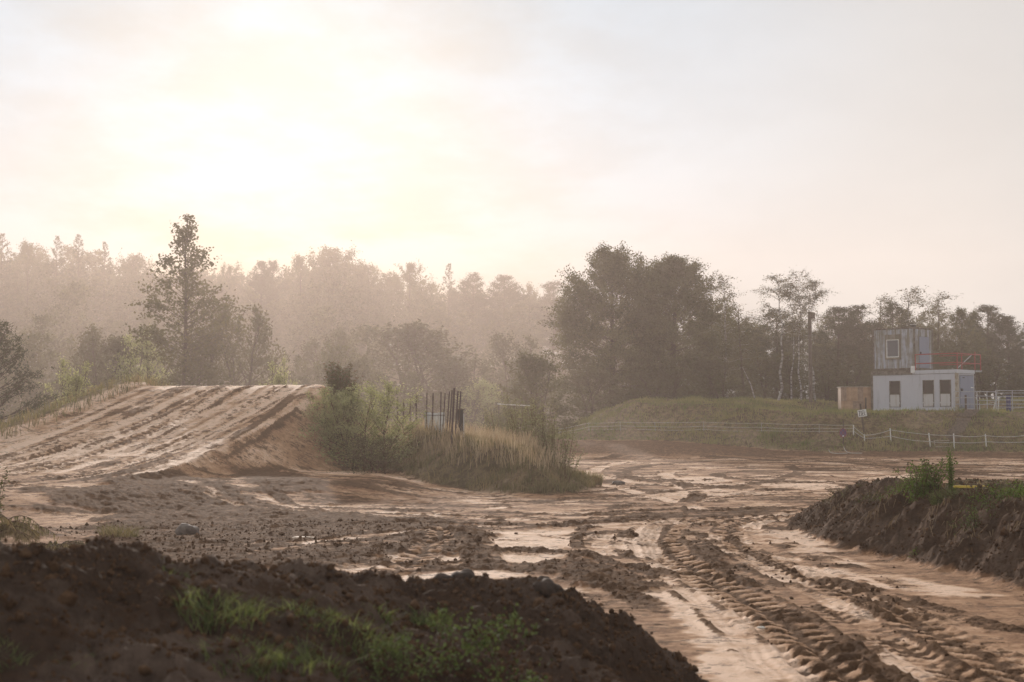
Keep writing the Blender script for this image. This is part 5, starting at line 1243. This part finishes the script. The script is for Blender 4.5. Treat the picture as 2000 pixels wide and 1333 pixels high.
MB().box(-.10, .08, 0, .16, 0, zt).build('housing', P_black, e, .01); MB().box(.082, .10, -.01, .15, .05, zt - .12).build('white_strip', P_white, e); MB().box(-.12, .12, -.02, .18, zt, zt + .03).build('lid', P_wood, e)
# yellow board on the right bank
X, Y, _ = atY(1898, 951, 21.5); z = ground_z(X, Y); zc = atY(1898, 951, Y)[2]; e = empty('yellow_board', (X, Y, z), .05, 'narrow yellow board lying across the right earth bank behind the weeds', 'board')
MB().box(-.28, .24, -.02, .02, zc - z - .02, zc - z + .018).build('board', P_board, e, .004)
for s_ in (-.22, .18): MB().box(s_ - .02, s_ + .02, .022, .06, -.15, zc - z + .0).build('stake', P_wood, e)
# stones, clods and litter one could pick up
for i, (px, py, s, lb, sink) in enumerate([(366, 1006, (.20, .16, .13), 'rounded brown boulder half sunk in the rough dirt slope', .3), (1208, 945, (.22, .18, .07), 'dark flat stone on the far track right of the grass tuft', .3),
        (360, 1028, (.07, .06, .04), 'small grey stone below the rounded boulder', .3), (268, 1002, (.045, .04, .035), 'tiny white stone left of the rounded boulder', .2)]):
    z = .33 if px < 900 and py < 1015 else .02; x, y = at(px, py, z); z = ground_z(x, y); blob('stone', lb, 'stone', (x, y, z + s[2] * (1 - sink)), s, P_rock, 30 + i)
P_pale = plain_mat('pale_litter', (.75, .70, .62), .6)
for i, (px, py, s, lb) in enumerate([(1487, 1227, (.035, .02, .012), 'tiny crumpled white scrap on the smooth wheel track'), (592, 1057, (.20, .10, .025), 'pale flat sandstone slab in the rough dirt')]):
    x, y = at(px, py, .02); blob('paper_scrap' if i == 0 else 'stone_slab', lb, 'litter' if i == 0 else 'stone', (x, y, ground_z(x, y) + s[2] + .02), s, P_pale if i == 0 else plain_mat('sandstone', (.5, .38, .28), .8), 40 + i)

# ------------------------------------------------------------------ loose clods: nobody could count them
def clods():
    rg = np.random.RandomState(77)
    import bmesh as bm_
    bm = bm_.new(); bm_.ops.create_icosphere(bm, subdivisions=1, radius=1); bv = np.array([v.co[:] for v in bm.verts]); bf = np.array([[v.index for v in f.verts] for f in bm.faces]); bm.free()
    k = rg.rand(len(X1)) ; wgt = LO ** 2 * (Y1 < 26) * (np.abs(X1 / Y1) < .45)
    area = (Y1 ** 2); prob = wgt * area; prob[reg == 5] *= 3.0; prob[(reg == 0) & (X1 > -1.5)] *= 0.18; prob[(reg == 0) & (X1 <= -1.5)] *= 0.35; prob /= prob.sum()
    n = 26000; idx = rg.choice(len(X1), n, p=prob)
    s = np.clip(rg.lognormal(-4.75, .50, n), .004, .045) * np.where(Y1[idx] > 14, 1.25, 1.0)
    P = np.stack([X1[idx], Y1[idx], Z1[idx] + s * .25], 1) + rg.uniform(-.03, .03, (n, 3)) * np.array([1, 1, 0])
    V = bv[None] * (1 + rg.uniform(-.35, .35, (n, len(bv), 1))) * s[:, None, None] * rg.uniform(.6, 1.2, (n, 1, 3)) + P[:, None]
    Fc = bf[None] + (np.arange(n) * len(bv))[:, None, None]
    nv = n * len(bv)
    o = mesh_np('soil_clods', V.reshape(-1, 3), Fc.reshape(-1, 3), soil, smooth=True, attrs={'loose': np.ones(nv), 'pale': np.zeros(nv), 'grassy': np.zeros(nv)})
    tag(o, 'crumbled dark soil clods strewn over the banks and ruts', 'clods', kind='stuff')
clods()
P_lump = plain_mat('dark_lump_soil', (.06, .036, .024), .9, c2=(.03, .02, .014), scale=20, bump=.6)
for i, (px, Y, s, lb) in enumerate([(868, 8.75, .075, 'big dark soil lump on the crest, left of the pair'), (905, 8.8, .085, 'biggest dark soil lump, right of the crest pair'), (1060, 9.0, .06, 'dark soil lump alone on the falling crest'),
        (1085, 8.9, .05, 'small dark soil lump right of the lone lump'), (450, 7.8, .05, 'small soil lump on the left part of the dark crest'), (1065, 8.7, .07, 'dark soil lump on the flank behind the bramble')]):
    X = (px - 1000) / F * Y; z = ground_z(X, Y)
    blob('soil_lump', lb, 'soil lump', (X, Y, z + s * .45), (s, s, s * .8), P_lump, 50 + i, group='soil lumps on the dark heap')
# ------------------------------------------------------------------ morning dust and mist
def haze_box():
    hm = bpy.data.materials.new('haze'); hm.use_nodes = True; t = hm.node_tree; t.nodes.clear()
    out = N(t, 'ShaderNodeOutputMaterial'); v = N(t, 'ShaderNodeVolumePrincipled')
    v.inputs['Color'].default_value = (0.98, 0.82, 0.73, 1)
    v.inputs['Density'].default_value = HAZE_D; v.inputs['Anisotropy'].default_value = HAZE_G
    L(t, v.outputs[0], out.inputs['Volume'])
    x0, x1, y0, y1, z0, z1 = -480, 480, -12, 366, -1.6, 45
    V = [(x, y, z) for x in (x0, x1) for y in (y0, y1) for z in (z0, z1)]
    Fq = [(0, 1, 3, 2), (4, 6, 7, 5), (0, 4, 5, 1), (2, 3, 7, 6), (0, 2, 6, 4), (1, 5, 7, 3)]
    o = mesh_np('haze', V, Fq, hm); tag(o, 'thin warm morning haze lying over the whole track', 'haze', kind='stuff')
HAZE_D, HAZE_G = 0.00095, 0.54
haze_box()
